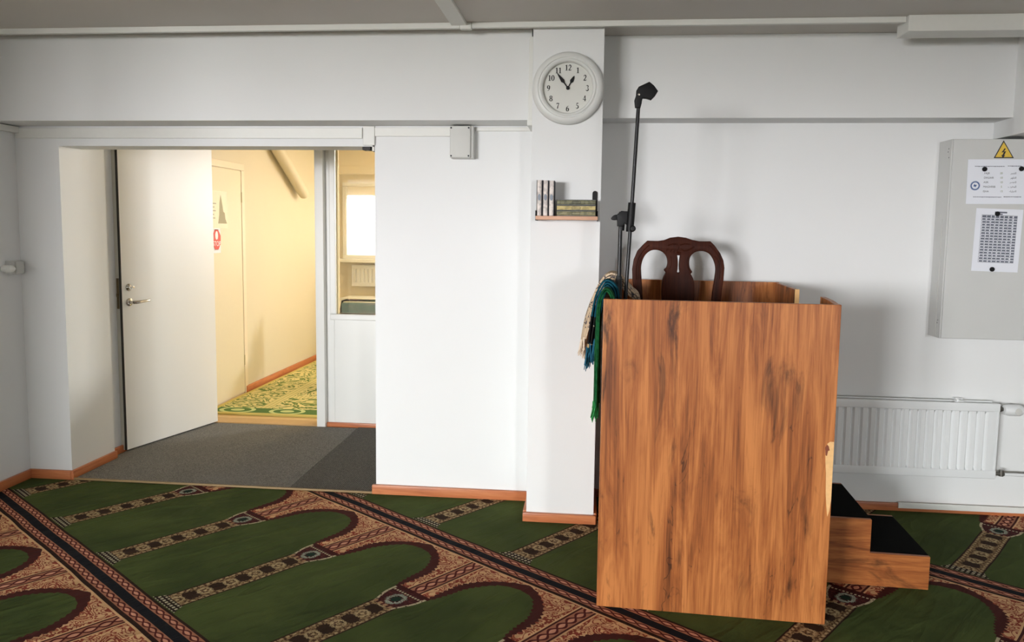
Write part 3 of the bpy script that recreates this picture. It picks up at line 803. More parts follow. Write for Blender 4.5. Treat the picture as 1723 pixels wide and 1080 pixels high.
# ------------------------------------------------------------------ chair in the pulpit
CY = 4.06
ZP = .442
ch = thing('dining_chair', (.455, 3.86, ZP), 'dark mahogany chair with carved open splat back standing inside the pulpit', 'chair')
def cz(px, py):       # outline read off at the chair back's own depth
    p = at(1040 + px / 7.715, 380 + py / 7.715, CY); return (p.x, p.z)
outer = [(200, 700), (196, 560), (215, 440), (262, 330), (335, 250), (385, 205), (420, 206), (520, 208), (600, 196), (680, 165), (780, 153), (870, 165), (960, 195), (1050, 212), (1130, 214), (1190, 213), (1240, 262), (1310, 360), (1350, 450), (1364, 545), (1352, 690), (1330, 840), (1318, 990), (1316, 1250), (1225, 1250), (1215, 990), (1245, 820), (1262, 690), (1278, 545), (1262, 440), (1210, 350)]
outl = [cz(*p) for p in outer[:23]] + [cz(1318, 1330), cz(225, 1330), cz(228, 990)]
holeL = [(480, 298), (560, 315), (620, 365), (648, 430), (650, 500), (630, 550), (608, 570), (628, 604), (600, 660), (580, 740), (575, 900), (590, 1150), (575, 1250), (315, 1250), (306, 990), (296, 760), (284, 560), (298, 460), (340, 370), (410, 312)]
holeR = [(1075, 313), (1150, 328), (1210, 372), (1258, 460), (1276, 560), (1262, 690), (1240, 830), (1222, 990), (1222, 1250), (975, 1250), (962, 1150), (975, 900), (972, 740), (952, 670), (926, 620), (944, 595), (920, 555), (908, 500), (912, 430), (940, 370), (1000, 325)]
holeC = [(750, 368), (818, 370), (806, 440), (800, 500), (802, 560), (811, 600), (780, 624), (748, 600), (757, 560), (762, 500), (760, 440)]
nb = plate([outl, smooth_loop([cz(*p) for p in holeL], 3), smooth_loop([cz(*p) for p in holeR], 3), [cz(*p) for p in holeC]], .03, .005)
nb.transform(T(0, CY, 0)); bm = B(); add(bm, nb)
back = put('backrest', bm, 'mahog', ch, True, angle=50)
bm = B()
def cw(px, py, dy=-.016):
    p = at(1040 + px / 7.715, 380 + py / 7.715, CY); return (p.x, CY + dy, p.z)
for L_, r_ in (([(232, 690), (228, 560), (245, 460), (285, 370), (350, 290), (400, 250)], .0035), ([(1330, 690), (1335, 560), (1318, 460), (1275, 370), (1215, 280), (1180, 250)], .0035),
               ([(262, 690), (256, 560), (272, 460), (315, 375)], .003), ([(1302, 690), (1306, 560), (1290, 470), (1245, 385)], .003),
               ([(672, 395), (684, 450), (680, 500), (664, 545)], .003), ([(895, 395), (884, 450), (888, 500), (912, 560), (930, 590)], .003),
               ([(750, 232), (772, 255), (772, 290), (752, 330), (750, 352)], .004), ([(752, 352), (780, 345), (806, 356)], .005),
               ([(620, 345), (622, 310), (650, 300), (660, 320)], .003), ([(668, 335), (690, 305), (715, 305), (712, 330)], .003),
               ([(810, 300), (860, 325), (930, 300), (980, 270)], .003), ([(640, 255), (700, 235), (745, 240)], .003), ([(800, 250), (860, 232), (930, 240)], .003)):
    tube(bm, smooth_loop([cw(*p) for p in L_], 3, False), r_, 8)
put('carving', bm, 'mahog', back, True)
bm = B()
seatp = [(.225, 3.66), (.685, 3.66), (.665, 4.05), (.245, 4.05)]
prism(bm, [(p[0], p[1], ZP + .40) for p in seatp], (0, 0, .065), None, .004); put('seat_rail', bm, 'mahog', ch)
bm = B(); box(bm, .25, .66, 3.68, 4.03, ZP + .455, ZP + .505, .02, 3); put('seat', bm, 'upholst', ch, True)
for sx_, x in ((-1, .245), (1, .665)):
    bm = B(); tube(bm, [(x, 3.68, ZP + .42), (x + .012 * sx_, 3.67, ZP + .36), (x + .014 * sx_, 3.665, ZP + .28), (x, 3.68, ZP + .12), (x + .008 * sx_, 3.67, ZP + .03), (x + .012 * sx_, 3.66, ZP + .001)], [.03, .034, .027, .017, .018, .024], 12); put('leg', bm, 'mahog', ch, True)
    bm = B(); tube(bm, [(x, 4.05, ZP + .45), (x, 4.055, ZP + .25), (x, 4.09, ZP + .001)], [.019, .018, .016], 10); put('leg', bm, 'mahog', ch, True)

# ------------------------------------------------------------------ microphone stand
MY = 3.362
def mp(x, y, dy=0.0): return at(x, y, MY + dy)
pt, pb = mp(1043.6, 372), mp(1040.2, 500)
base = pt + (pb - pt) * ((pt.z - ZP - .05) / (pt.z - pb.z))
ms = thing('microphone_stand', (base.x, base.y, ZP), 'black boom microphone stand rising from the left front corner of the pulpit', 'stand')
bm = B(); tube(bm, [base, mp(1044.5, 362)], .0088, 14); put('pole', bm, 'blackm', ms, True)
bm = B(); tube(bm, [mp(1037.6, 560), mp(1039.8, 503), mp(1040.3, 482), mp(1041.2, 466), mp(1041.4, 463)], [.0165, .0165, .0165, .0125, .010], 14); put('sleeve', bm, plain('dark_grey_grip', (44, 44, 44), .55, spec=.25), ms, True)
bm = B(); tube(bm, [mp(1047, 590, -.02), mp(1052.5, 500, -.02), mp(1063, 350, -.02), mp(1075, 168, -.02)], .0078, 12); put('boom', bm, 'blackm', ms, True)
bm = B()
tube(bm, [mp(1059.5, 390, -.02), mp(1063.5, 341, -.02)], .016, 14)
tube(bm, [mp(1046, 388), mp(1046.5, 374), mp(1045, 365), mp(1047, 357)], [.0113, .0123, .0175, .0123], 12)
def mo(pts, dy): return [(lambda q: (q.x, q.z))(mp(1010 + x / 3.6, 120 + y / 3.6, dy)) for x, y in pts]
nb = plate([mo(((102, 872), (128, 850), (165, 852), (165, 930), (146, 912), (136, 935), (106, 935), (106, 905)), -.01)], .022, .003); nb.transform(T(0, MY - .01, 0)); add(bm, nb)
clamp = put('clamp', bm, 'black', ms, True)
bm = B(); nb = plate([smooth_loop(mo(((68, 890), (84, 874), (104, 872), (110, 890), (98, 898), (76, 898)), -.01), 2)], .014, .002); nb.transform(T(0, MY - .01, 0)); add(bm, nb); put('wing_nut', bm, 'black', clamp, True)
bm = B(); lathe(bm, [(0, -.014), (.009, -.013), (.013, -.008), (.013, .006), (.006, .01)], mp(1064.5, 384.5, -.038), 'Y', 18); put('knob', bm, 'black', clamp, True)
bm = B()
cl = [(212, 178), (222, 148), (224, 120), (236, 100), (296, 72), (320, 92), (342, 122), (326, 148), (306, 168), (280, 160), (252, 158), (246, 180), (244, 196), (238, 218), (216, 216)]
nb = plate([mo(cl, -.02)], .026, .004); nb.transform(T(0, MY - .02, 0)); add(bm, nb)
clip = put('microphone_clip', bm, 'black', ms, True)
bm = B(); lathe(bm, [(0, -.003), (.0045, -.002), (.0045, .003)], mp(1075.2, 158.8, -.036), 'Y', 12); put('screw', bm, 'chrome', clip, True)
bm = B(); lathe(bm, [(.02, .04), (.022, .06), (.016, .12), (.0, .12)], (base.x, base.y, ZP), 'Z', 16); put('hub', bm, 'black', ms, True)
for dx, dy in ((.30, .03), (.02, -.24), (.03, .26)):
    bm = B(); tube(bm, [(base.x, base.y, ZP + .07), (base.x + dx, base.y + dy, ZP + .009)], .007, 10); put('leg', bm, 'blackm', ms, True)

# ------------------------------------------------------------------ cloths over the pulpit's left side
def cloth(label, path, y0, y1, mat, fringe_mat, flen, wav, layers, gap, thick=.006):
    """a folded cloth over the panel edge: several layers of one sheet, outermost first"""
    P0 = smooth_loop(path, 5, False); n = len(P0); m = 14
    nor = []
    for i in range(n):
        a, b = Vector(P0[max(i - 1, 0)]), Vector(P0[min(i + 1, n - 1)]); d = (b - a).normalized(); nor.append(Vector((d.y, -d.x)))
    bm = B(); fr = B(); rnd = random.Random(int(y0 * 1000))
    for L in range(layers):
        nb = bmesh.new(); g = []; sh = rnd.uniform(-.012, .012)
        i0 = 0
        for j in range(m + 1):
            t = j / m; row = []
            for i in range(n):
                p = P0[i]; s = i / (n - 1); q = Vector(p) + nor[i] * (gap * L)
                hang = max(0, (PH - p[1]))
                off = wav * min(hang, .25) * (math.sin(t * 8 + s * 3 + L * 1.7 + y0 * 20) + .4 * math.sin(t * 19 + L))
                yy = y0 + (y1 - y0) * t + sh + .012 * math.sin(s * 7 + t * 4 + L * 2) * (1 if s < .5 else .2)
                dz = (.02 * L + .015 * math.sin(t * 5 + L)) * max(0, 1 - i / 8)
                row.append(nb.verts.new(PL(q.x + (off if s < .5 else 0), yy, q.y + dz)))
            g.append(row)
        for j in range(m):
            for i in range(n - 1): nb.faces.new((g[j][i], g[j][i + 1], g[j + 1][i + 1], g[j + 1][i]))
        bmesh.ops.recalc_face_normals(nb, faces=nb.faces)
        ends = [g[j][0].co.copy() for j in range(m + 1)]
        bmesh.ops.solidify(nb, geom=list(nb.faces), thickness=thick)
        add(bm, nb)
        for k in range(18):
            f = (k + .5) / 18 * m; j = int(f); e = ends[j].lerp(ends[min(j + 1, m)], f - j)
            l = flen * rnd.uniform(.65, 1.1); dx = rnd.uniform(-.014, .008)
            tube(fr, [e + Vector((0, 0, .006)), e + Vector((dx * .4, rnd.uniform(-.004, .004), -l * .5)), e + Vector((dx, rnd.uniform(-.006, .006), -l))], [.0038, .0032, .0016], 5)
    o = put('draped_cloth', bm, mat, None, True, label, 'cloth', angle=60)
    put('fringe', fr, fringe_mat, o)
    return o
cloth('cream patterned cloth, hindmost of three draped over the left edge of the pulpit', [(-.106, .985), (-.100, 1.05), (-.088, 1.13), (-.064, 1.21), (-.034, 1.28), (.0, 1.318), (.036, 1.322), (.074, 1.295), (.11, 1.255), (.145, 1.215), (.155, 1.10), (.158, 1.0)], .375, .585, 'cream', 'fr_cream', .055, .04, 3, .011, .008)
cloth('dark teal and black striped cloth, middle of three draped over the pulpit edge', [(-.066, 1.0), (-.062, 1.07), (-.055, 1.15), (-.042, 1.235), (-.012, 1.296), (.024, 1.30), (.054, 1.26), (.060, 1.18), (.060, 1.0)], .185, .285, 'tealc', 'fr_teal', .075, .03, 4, .0105, .007)
cloth('bright green cloth, nearest of three draped over the left pulpit edge', [(-.030, .80), (-.030, .9), (-.030, 1.1), (-.026, 1.215), (-.006, 1.272), (.020, 1.276), (.042, 1.235), (.045, 1.15), (.045, .9)], .045, .150, 'greenc', 'fr_green', .06, .02, 2, .0085, .006)

# ------------------------------------------------------------------ clock
CX, CYk, CZ = -.1275, YP, 2.2
ck = thing('wall_clock', (CX, CYk, CZ - .175), 'round white wall clock with black numerals high on the pillar', 'clock')
bm = B(); lathe(bm, [(.150, 0.0), (.172, -.002), (.176, -.012), (.172, -.028), (.160, -.040), (.147, -.041), (.143, -.036), (.139, -.037), (.134, -.043), (.127, -.042), (.122, -.034), (.121, -.016), (.1, -.016), (.1, 0.0)], (CX, CYk, CZ), 'Y', 96)
put('rim', bm, 'clock', ck, True, angle=50)
bm = B(); lathe(bm, [(.1225, -.014), (.1225, -.018), (0, -.018)], (CX, CYk, CZ), 'Y', 64); put('dial', bm, 'dial', ck)
def arc(cx, cz_, rx, rz, a0, a1, n=14): return [(cx + rx * math.cos(math.radians(a0 + (a1 - a0) * k / n)), cz_ + rz * math.sin(math.radians(a0 + (a1 - a0) * k / n))) for k in range(n + 1)]
def wv(n, lo, hi, f=2.0): return [lo + (hi - lo) * (0.5 - 0.5 * math.cos(f * PI * k / (n - 1))) for k in range(n)]
def digit(bm, dch, xf):
    S = []
    if dch == '1': S = [([(.3, 0), (.3, 1)], .15), ([(.3, .97), (.08, .84)], [.08, .05]), ([(.08, .02), (.52, .02)], .05)]
    if dch == '2':
        a = arc(.29, .72, .2, .26, 165, -30); S = [(a + [(.3, .32), (.08, .04)], wv(len(a) + 2, .06, .14, 1.6)), ([(.06, .05), (.52, .05)], .11), ([(.5, .04), (.55, .2)], .05), ([(.1, .74), (.14, .80)], .1)]
    if dch == '3':
        a = arc(.27, .75, .18, .22, 155, -75); b = arc(.26, .27, .23, .26, 80, -160); S = [(a, wv(len(a), .05, .13)), (b, wv(len(b), .05, .15)), ([(.08, .16), (.1, .1)], .1)]
    if dch == '4': S = [([(.4, 0), (.4, 1)], .13), ([(.4, .98), (.02, .3)], .05), ([(.0, .28), (.6, .28)], .07), ([(.25, .02), (.55, .02)], .05)]
    if dch == '5':
        a = arc(.26, .3, .23, .29, 120, -155); S = [(a, wv(len(a), .05, .15)), ([(.16, .54), (.2, .95)], .06), ([(.18, .93), (.5, .97)], .11)]
    if dch == '6':
        a = arc(.3, .3, .2, .28, 0, 360, 20); b = arc(.55, .38, .45, .60, 100, 190); S = [(a, [.06 + .09 * abs(math.cos(2 * PI * k / 20)) for k in range(21)]), (b, wv(len(b), .05, .13, 1))]
    if dch == '7': S = [([(.06, .94), (.52, .94)], .12), ([(.5, .93), (.32, .5), (.22, 0)], [.06, .1, .15]), ([(.07, .95), (.05, .76)], .05)]
    if dch == '8':
        a = arc(.3, .26, .22, .25, 0, 360, 20); b = arc(.3, .75, .18, .22, 0, 360, 20); S = [(a, [.05 + .09 * abs(math.cos(2 * PI * k / 20)) for k in range(21)]), (b, [.05 + .08 * abs(math.cos(2 * PI * k / 20)) for k in range(21)])]
    if dch == '9':
        a = arc(.3, .7, .2, .28, 0, 360, 20); b = arc(.05, .62, .45, .60, -80, 10); S = [(a, [.06 + .09 * abs(math.cos(2 * PI * k / 20)) for k in range(21)]), (b, wv(len(b), .05, .13, 1))]
    if dch == '0':
        a = arc(.3, .5, .22, .48, 0, 360, 20); S = [(a, [.05 + .10 * abs(math.cos(2 * PI * k / 20)) for k in range(21)])]
    for k, (p, w_) in enumerate(S): stroke(bm, p, w_, xf @ T(0, -.0001 * k, 0))
for k in range(1, 13):
    bm = B()
    a = math.radians(90 - 30 * k); s_ = str(k); hgt = .0265; wd = .6 * hgt
    x = CX + .095 * math.cos(a); z = CZ + .098 * math.sin(a)
    for j, chh in enumerate(s_):
        digit(bm, chh, T(x - len(s_) * wd * .5 + j * wd, CYk - .0186, z - hgt / 2) @ Matrix.Diagonal((hgt, hgt, hgt, 1)))
    put('numeral', bm, 'black', ck)
def hand(ang, L, wmax, wpos, y):
    nb = B(); d = Vector((math.sin(math.radians(ang)), math.cos(math.radians(ang))))
    pts = [(0, .005), (L * wpos * .72, .006), (L * wpos, wmax), (L * (wpos + .3), wmax * .5), (L, .001)]
    q = Vector((-d.y, d.x)); lp = [d * a + q * b / 2 for a, b in pts] + [d * a - q * b / 2 for a, b in reversed(pts)]
    prism(nb, [(CX + p.x, y, CZ + p.y) for p in lp], (0, .0015, 0)); return nb
put('hour_hand', hand(28, .066, .018, .58, CYk - .0225), 'black', ck)
put('minute_hand', hand(-37, .092, .018, .46, CYk - .0255), 'black', ck)
bm = B(); lathe(bm, [(.0085, -.018), (.0085, -.028), (.005, -.030), (0, -.030)], (CX, CYk, CZ), 'Y', 20); put('hub', bm, 'black', ck)

# ------------------------------------------------------------------ shelf, books
YS = YP - .145
sh = thing('wall_shelf', (-.115, YS + .07, 1.56), 'narrow pale wood wall shelf on the pillar holding six books', 'shelf')
bm = B(); box(bm, -.268, .032, YS, YP - .004, 1.556, 1.574, .002); put('board', bm, 'ledge', sh)
for x, z1 in ((-.2695, 1.60), (.029, 1.60)):
    bm = B(); box(bm, x, x + .003, YS + .002, YP, 1.552, z1, 0); put('bracket', bm, 'black', sh)
bm = B(); nb = plate([[(.005, 1.576), (.028, 1.576), (.028, 1.69)] + [(.0165 + .0115 * math.cos(a), 1.69 + .0115 * math.sin(a)) for a in (0.4, .8, 1.2, 1.57, 1.95, 2.35, 2.75)] + [(.005, 1.69)]], .004, .001); nb.transform(T(0, YP - .005, 0)); add(bm, nb); put('upright', bm, 'black', sh)
def book_up(x, w, h, label, base, ink, seed):
    t = thing('book', (x + w / 2, YS + .055, 1.5745), label, 'book', None)
    y0, y1, z0 = YS + .012, YS + .118, 1.5745
    bm = B(); box(bm, x + .0005, x + .0025, y0 + .004, y1, z0, z0 + h); box(bm, x + w - .0025, x + w - .0005, y0 + .004, y1, z0, z0 + h); put('cover', bm, 'ink', t)
    bm = B(); nb = bmesh.new(); n = 8; L = []
    for k in range(n + 1):
        a = PI * k / n; L.append((x + w / 2 - (w / 2 - .003) * math.cos(a), y0 + .006 - .006 * math.sin(a)))
    prism(bm, [(p[0], p[1], z0 + .001) for p in L], (0, 0, h - .002)); put('spine', bm, book_mat('book_spine', base, ink, 2, seed=seed), t)
    bm = B(); lathe(bm, [(0.0, 0), (.008, 0), (.008, .001)], (0, 0, 0), 'Y', 20, xf=T(x + w / 2, y0 - .0012, z0 + h * .52) @ Matrix.Diagonal((1.0, 1, 1.9, 1)))
    put('medallion', bm, plain('grey_blue_medallion', (132, 140, 150), .5, var=.3, nscale=200), t)
    bm = B(); box(bm, x + .003, x + w - .003, y0 + .007, y1 - .003, z0 + .001, z0 + h - .004); put('pages', bm, 'paper', t)
for k, (x, lb) in enumerate(((-.266, 'upright pale-spined book, leftmost on the shelf, against its end'), (-.236, 'upright pale-spined book, middle of the three standing on the shelf'), (-.207, 'upright pale-spined book, rightmost of the three standing, beside the flat stack'))):
    book_up(x, .028, .172 - .001 * k, lb, (226, 216, 208), (168, 160, 158), 1.7 * k)
def book_flat(z, h, label, base, ink, seed):
    x0, x1, y0, y1 = -.168, .022, YS + .012, YS + .125
    t = thing('book', ((x0 + x1) / 2, YS + .06, z), label, 'book')
    bm = B(); box(bm, x0, x1, y0 + .004, y1, z + .0004, z + .0024); box(bm, x0, x1, y0 + .004, y1, z + h - .0024, z + h - .0004); put('cover', bm, plain('dark_green_cover', (46, 48, 34), .5), t)
    bm = B(); L = []
    for k in range(9):
        a = PI * k / 8; L.append((y0 + .006 - .006 * math.sin(a), z + h / 2 - (h / 2 - .003) * math.cos(a)))
    prism(bm, [(x0 + .002, p[0], p[1]) for p in L], (x1 - x0 - .004, 0, 0)); put('spine', bm, book_mat('book_spine_flat', base, ink, 0, seed=seed), t)
    xc = (x0 + x1) / 2 + .0; bm = B()
    for a in ((-.02, .02, .0045, .006), (-.02, .02, -.006, -.0045), (-.02, -.0185, -.006, .006), (.0185, .02, -.006, .006)):
        box(bm, xc + a[0], xc + a[1], y0 - .0012, y0 + .003, z + h / 2 + a[2], z + h / 2 + a[3])
    put('title_frame', bm, 'ink', t)
    bm = B(); box(bm, x0 + .003, x1 - .003, y0 + .007, y1 - .003, z + .0025, z + h - .0025); put('pages', bm, 'paper', t)
book_flat(1.5745, .026, 'flat green-gold book, lowest of the stack of three on the shelf', (146, 140, 104), (84, 84, 58), 1)
book_flat(1.6008, .026, 'flat yellow-gold book, middle of the stack of three on the shelf', (196, 178, 120), (150, 134, 84), 2)
book_flat(1.6271, .027, 'flat dark olive book, topmost of the stack of three on the shelf', (122, 120, 92), (70, 72, 54), 3)

# ------------------------------------------------------------------ junction box, dark bracket, wall socket
jb = thing('junction_box', (-.695, YF, 1.88), 'grey plastic junction box on the white wall under the beam', 'junction box')
bm = B(); box(bm, -.757, -.634, YF - .055, YF, 1.882, 2.055, .008, 3); put('body', bm, 'greyp', jb, True)
bm = B(); box(bm, -.76, -.648, YF - .068, YF - .052, 1.885, 2.053, .007, 3); put('lid', bm, 'greyp', jb, True)
for x in (-.752, -.658):
    for z in (1.895, 2.042):
        bm = B(); lathe(bm, [(.0045, -.0705), (.0045, -.066)], (x, YF, z), 'Y', 10); put('screw', bm, 'ink', jb)
db = thing('door_stay', (-1.245, YF + .05, 1.93), 'small dark metal bracket under the lintel at the white wall corner', 'bracket')
bm = B(); box(bm, -1.262, -1.215, YF + .012, YF + .07, 1.932, 1.952, .003); put('plate', bm, 'seal', db)
bm = B(); tube(bm, [(-1.25, YF + .02, 1.940), (-1.225, YF + .02, 1.936)], .007, 10); put('roller', bm, 'chrome', db)
bm = B(); box(bm, -1.206, -1.191, YF + .005, YF + .06, 1.925, 1.952, .002); put('catch', bm, 'steel', db)
so = thing('wall_socket', (XL, 4.16, 1.215), 'grey-white wall socket with cover on the left wall', 'socket')
bm = B(); box(bm, XL, XL + .035, 4.125, 4.225, 1.215, 1.295, .006, 3); put('plate', bm, 'greyp', so, True)
bm = B(); box(bm, XL + .033, XL + .045, 4.155, 4.22, 1.22, 1.29, .004, 3); put('cover', bm, 'greyp', so, True)
bm = B(); lathe(bm, [(.02, 0), (.022, .02), (.02, .055), (.008, .07)], (XL + .02, 4.085, 1.252), 'X', 18); put('plug', bm, 'trimw', so, True)

# ------------------------------------------------------------------ electrical cabinet and its papers
KX0, KX1, KZ0, KZ1, KF = 1.812, 2.56, .972, 1.992, 4.215
cb = thing('electrical_cabinet', ((KX0 + KX1) / 2, KF + .08, KZ0), 'grey metal electrical cabinet on the wall at the right', 'cabinet')
bm = B(); box(bm, KX0, KX1, KF + .012, YA, KZ0, KZ1, .004); put('body', bm, 'cab', cb)
kd = B(); box(kd, KX0 + .004, KX1 - .004, KF, KF + .011, KZ0 + .004, KZ1 - .004, .003); kdo = put('door', kd, 'cab', cb)
for z in (1.05, 1.065, 1.90, 1.93, 1.945):
    bm = B(); lathe(bm, [(.0028, 0), (.0028, .002)], (KX0 - .0012, KF + .035 + .012 * (z * 100 % 2), z), 'X', 8)
    put('rivet', bm, 'ink', cb)
bm = B(); box(bm, KX0 - .003, KX0 + .003, KF + .06, KF + .064, KZ0 + .01, KZ1 - .4); put('seam', bm, 'greyp', cb)
KP = KF - .0012
ws = [(lambda q: (q.x, q.z))(at(*p, KP)) for p in ((1672, 266), (1706, 266), (1689, 236))]
def inset(tri, k):
    c = Vector((sum(p[0] for p in tri) / 3, sum(p[1] for p in tri) / 3)); return [tuple(c + (Vector(p) - c) * k) for p in tri]
def flat(loops, y, d=.0008): 
    nb = plate(loops, d); nb.transform(T(0, y, 0)); bm = B(); add(bm, nb); return bm
wsn = put('warning_sign', flat([ws], KP + .0006), 'ink', kdo)
put('sign_face', flat([inset(ws, .84)], KP - .0004), 'yellow', wsn)
wc = Vector(inset(ws, 0)[0]); k_ = .03
bolt = [(.1, 1.0), (-.5, .05), (.0, .15), (-.3, -.55), (-.5, -.5), (-.15, -1.15), (.35, -.55), (.1, -.6), (.45, .35), (-.02, .28), (.35, .85)]
put('sign_bolt', flat([[(wc.x + p[0] * k_ * .75, wc.y - .003 + p[1] * k_ * .75) for p in bolt]], KP - .0012), 'ink', wsn)

def quad(pts, Y): return [(lambda q: (q.x, q.z))(at(*p, Y)) for p in pts]
def lettering(bm, body, x, z, size, y, align='LEFT', rot=0.0):
    nb = text_bm(body, size, align); nb.transform(T(x, y, z) @ Matrix.Rotation(rot, 4, 'Y')); add(bm, nb)
PY = KP - .0004
p1 = thing('notice_paper', at(1677, 343, PY), 'larger white prayer notice with round blue seal on the cabinet, under the warning triangle', 'paper')
q1 = quad([(1629, 268), (1740, 268), (1738, 343.5), (1625, 343)], PY)
put('sheet', flat([q1], PY), 'paper', p1)
def P1(zx, zy): q = at(1600 + zx / 8.31, 230 + zy / 8.31, PY); return q.x, q.z
TY = PY - .0007
bm = B()
for body, zx, zy in (('FAJR', 466, 512), ('DHUHR', 460, 575), ('ASR', 455, 638), ('MAGHRIB', 450, 700), ('ISHA', 445, 765)):
    x, z = P1(zx, zy); lettering(bm, body, x, z, .0135, TY)
ar = ['\uFEAE\uFEA0\uFED4\uFEDF\uFE8D', '\uFEAE\uFEEC\uFEC8\uFEDF\uFE8D', '\uFEAE\uFEBC\uFECC\uFEDF\uFE8D', '\uFE8F\uFEAE\uFED0\uFEE4\uFEDF\uFE8D', '\u0621\uFE8E\uFEB8\uFECC\uFEDF\uFE8D']
for k, zy in enumerate((512, 575, 638, 700, 765)):
    x, z = P1(915, zy); lettering(bm, ar[k], x, z, .0135, TY, 'RIGHT')
put('prayer_names', bm, 'ink', p1)
bm = B()
for body, zy in (('20', 512), ('10', 575), ('10', 638), ('5', 700), ('15', 765)):
    x, z = P1(705, zy); lettering(bm, body, x, z, .0135, TY, 'CENTER')
put('minutes', bm, 'greenink', p1)
bm = B()
rr = random.Random(3)
def wordline(bm, xa, xb, z, hgt, y, sl=0.0):
    x = xa
    while x < xb:
        w = rr.uniform(.004, .011); box(bm, x, min(x + w, xb), y - .0003, y, z - hgt / 2 + rr.uniform(-.0006, .0006), z + hgt / 2); x += w + .0016
for a, b, zy in ((335, 755, 413), (795, 985, 410), (310, 705, 842), (735, 980, 840)):
    bm = B(); xa, z = P1(a, zy); xb, _ = P1(b, zy); wordline(bm, xa, xb, z, .0035, TY)
    put('small_print', bm, 'greyink', p1)
sx0, sz0 = P1(338, 685); bm = B()
for r0, r1 in ((.0235, .0225), (.0215, .0165)):
    nb = plate([[(sx0 + r0 * math.cos(a * PI / 18), sz0 + r0 * math.sin(a * PI / 18)) for a in range(36)], [(sx0 + r1 * math.cos(a * PI / 18), sz0 + r1 * math.sin(a * PI / 18)) for a in range(36)]], .0004); nb.transform(T(0, TY, 0)); add(bm, nb)
nb = plate([[(sx0 + a * .009, sz0 + b * .009) for a, b in ((-.9, .1), (-.2, 1), (.1, .4), (1, .5), (.5, -.2), (.2, -.9), (-.3, -.3), (-.6, -.7))]], .0004); nb.transform(T(0, TY, 0)); add(bm, nb)
put('round_seal', bm, 'blue', p1)

p2 = thing('notice_paper', at(1677, 457, PY), 'smaller white timetable sheet with grey table on the cabinet, below the larger notice', 'paper')
q2 = [(1643, 350), (1722, 353), (1712, 458.5), (1634, 455.5)]
put('sheet', flat([quad(q2, PY)], PY), 'paper', p2)
def P2(s, t):      # sheet coordinates 0..1 from the top left corner
    a = Vector(q2[0]).lerp(Vector(q2[1]), s); b = Vector(q2[3]).lerp(Vector(q2[2]), s); c = a.lerp(b, t)
    q = at(c.x, c.y, PY); return q.x, q.z
rot2 = math.atan2(P2(0, .5)[1] - P2(1, .5)[1], P2(1, .5)[0] - P2(0, .5)[0])
bm = B()
for r in range(17):
    t0 = .125 + r * .0445
    for c in range(8):
        s0 = .14 + c * .094
        if c == 7: s0 += .01
        (xa, za), (xb, zb) = P2(s0 + rr.uniform(0, .01), t0), P2(s0 + .07 + rr.uniform(0, .012), t0)
        stroke(bm, [(xa, za), (xb, zb)], .0068 if r else .009, T(0, TY, 0))
(xa, za), (xb, zb) = P2(.40, .055), P2(.66, .055); stroke(bm, [(xa, za), (xb, zb)], .006, T(0, TY, 0))
(xa, za), (xb, zb) = P2(.44, .085), P2(.57, .085); stroke(bm, [(xa, za), (xb, zb)], .005, T(0, TY, 0))
put('table_text', bm, plain('table_ink', (104, 108, 120), .8), p2)
bm = B()
for r in range(18):
    t0 = .1 + r * .0445; a, b = P2(.13, t0), P2(.885, t0); stroke(bm, [a, b], .0011, T(0, TY + .0002, 0))
for c in range(9):
    s0 = .13 + c * .0944; a, b = P2(s0, .1), P2(s0, .857); stroke(bm, [a, b], .0011, T(0, TY + .00025, 0))
put('table_lines', bm, 'greyink', p2)
for x, y, lb in ((1656.5, 284.6, 'small black round magnet at the left of the larger notice'), (1718.5, 284, 'small black round magnet at the right of the larger notice'),
                 (1678, 359.6, 'small black round magnet at the top of the timetable sheet'), (1669, 453, 'small black round magnet at the bottom of the timetable sheet')):
    q = at(x, y, TY - .0006); bm = B(); lathe(bm, [(.0118, 0), (.0118, -.005), (.0095, -.0075), (0, -.0078)], q, 'Y', 24)
    put('magnet', bm, 'black', None, True, lb, 'magnet', 'black magnets on the cabinet')

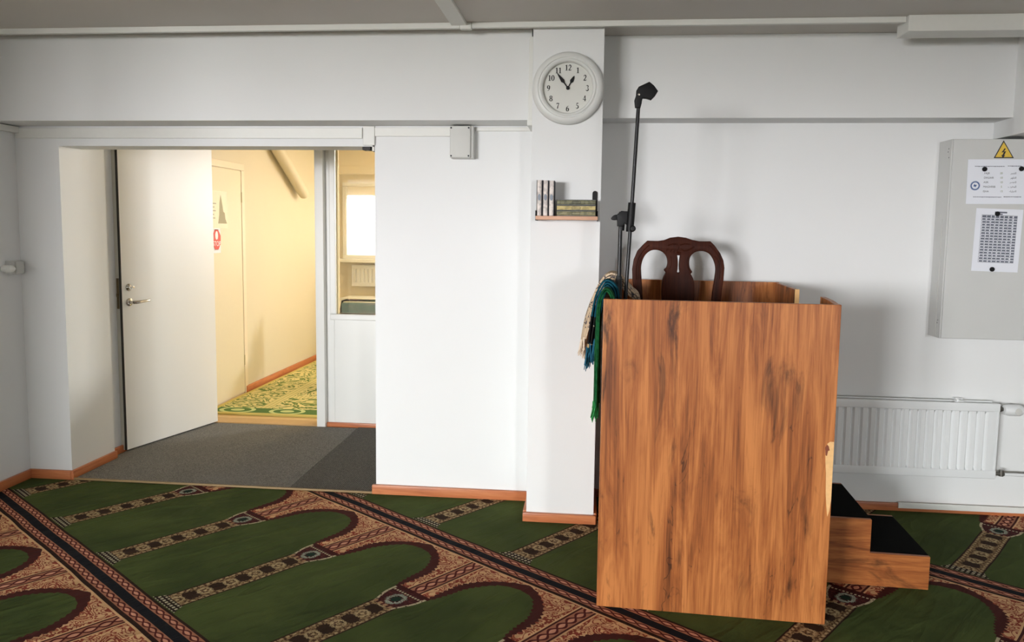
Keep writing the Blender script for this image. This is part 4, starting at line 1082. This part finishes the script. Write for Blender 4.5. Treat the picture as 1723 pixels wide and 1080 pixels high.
# ------------------------------------------------------------------ radiator
RX0, RX1, RZ0, RZ1, RF = .62, 2.163, .222, .628, 4.275
rd = thing('radiator', ((RX0 + RX1) / 2, RF + .04, .2), 'long white ribbed radiator low on the back wall behind the pulpit steps', 'radiator')
bm = B(); radiator(bm, RX0, RX1, YA, RF, RZ0, RZ1, .0425); put('panel', bm, 'rad', rd, True, angle=25)
bm = B(); box(bm, RX0 + .01, RX1 - .02, RF + .045, RF + .06, RZ0 + .01, RZ1 + .004, .003); put('rear_panel', bm, 'rad', rd)
for x in (.9, 1.96):
    bm = B(); box(bm, x, x + .04, RF + .06, YA, RZ0 + .05, RZ1 + .012, .002); put('bracket', bm, 'rad', rd)
bm = B(); tube(bm, [(1.955, RF + .02, RZ1 - .004), (1.957, RF + .02, RZ1 + .014)], .006, 8); tube(bm, [(1.94, RF + .02, RZ1 + .004), (1.985, RF + .02, RZ1 + .003)], .004, 8); put('air_vent', bm, 'rad', rd)
bm = B(); tube(bm, [(RX1 - .002, RF + .018, .598), (RX1 + .022, RF + .018, .596)], .011, 12); tube(bm, [(RX1 + .006, RF + .018, .597), (RX1 + .012, RF + .018, .597)], .016, 8); put('valve', bm, 'steel', rd, True)
bm = B(); lathe(bm, [(.014, 0), (.026, .006), (.031, .03), (.030, .085), (.022, .098), (0, .1)], (RX1 + .02, RF + .018, .593), 'X', 24); hd = put('thermostat_head', bm, 'rad', rd, True)
bm = B(); lathe(bm, [(.017, -.0315), (.0175, -.0295)], (RX1 + .085, RF + .018, .591), 'Y', 20); box(bm, RX1 + .075, RX1 + .097, RF - .0145, RF - .0125, .587, .591); put('dial', bm, 'greyp', hd)
bm = B(); tube(bm, [(RX1 - .005, RF + .018, .248), (RX1 + .05, RF + .018, .246)], .010, 12); tube(bm, [(RX1 + .035, RF + .018, .235), (RX1 + .035, RF + .018, .268)], .012, 12); put('lower_valve', bm, 'steel', rd, True)
bm = B(); tube(bm, [(RX1 + .04, RF + .018, .245), (XR - .02, RF + .03, .24)], .0085, 12); put('pipe', bm, 'rad', rd, True)
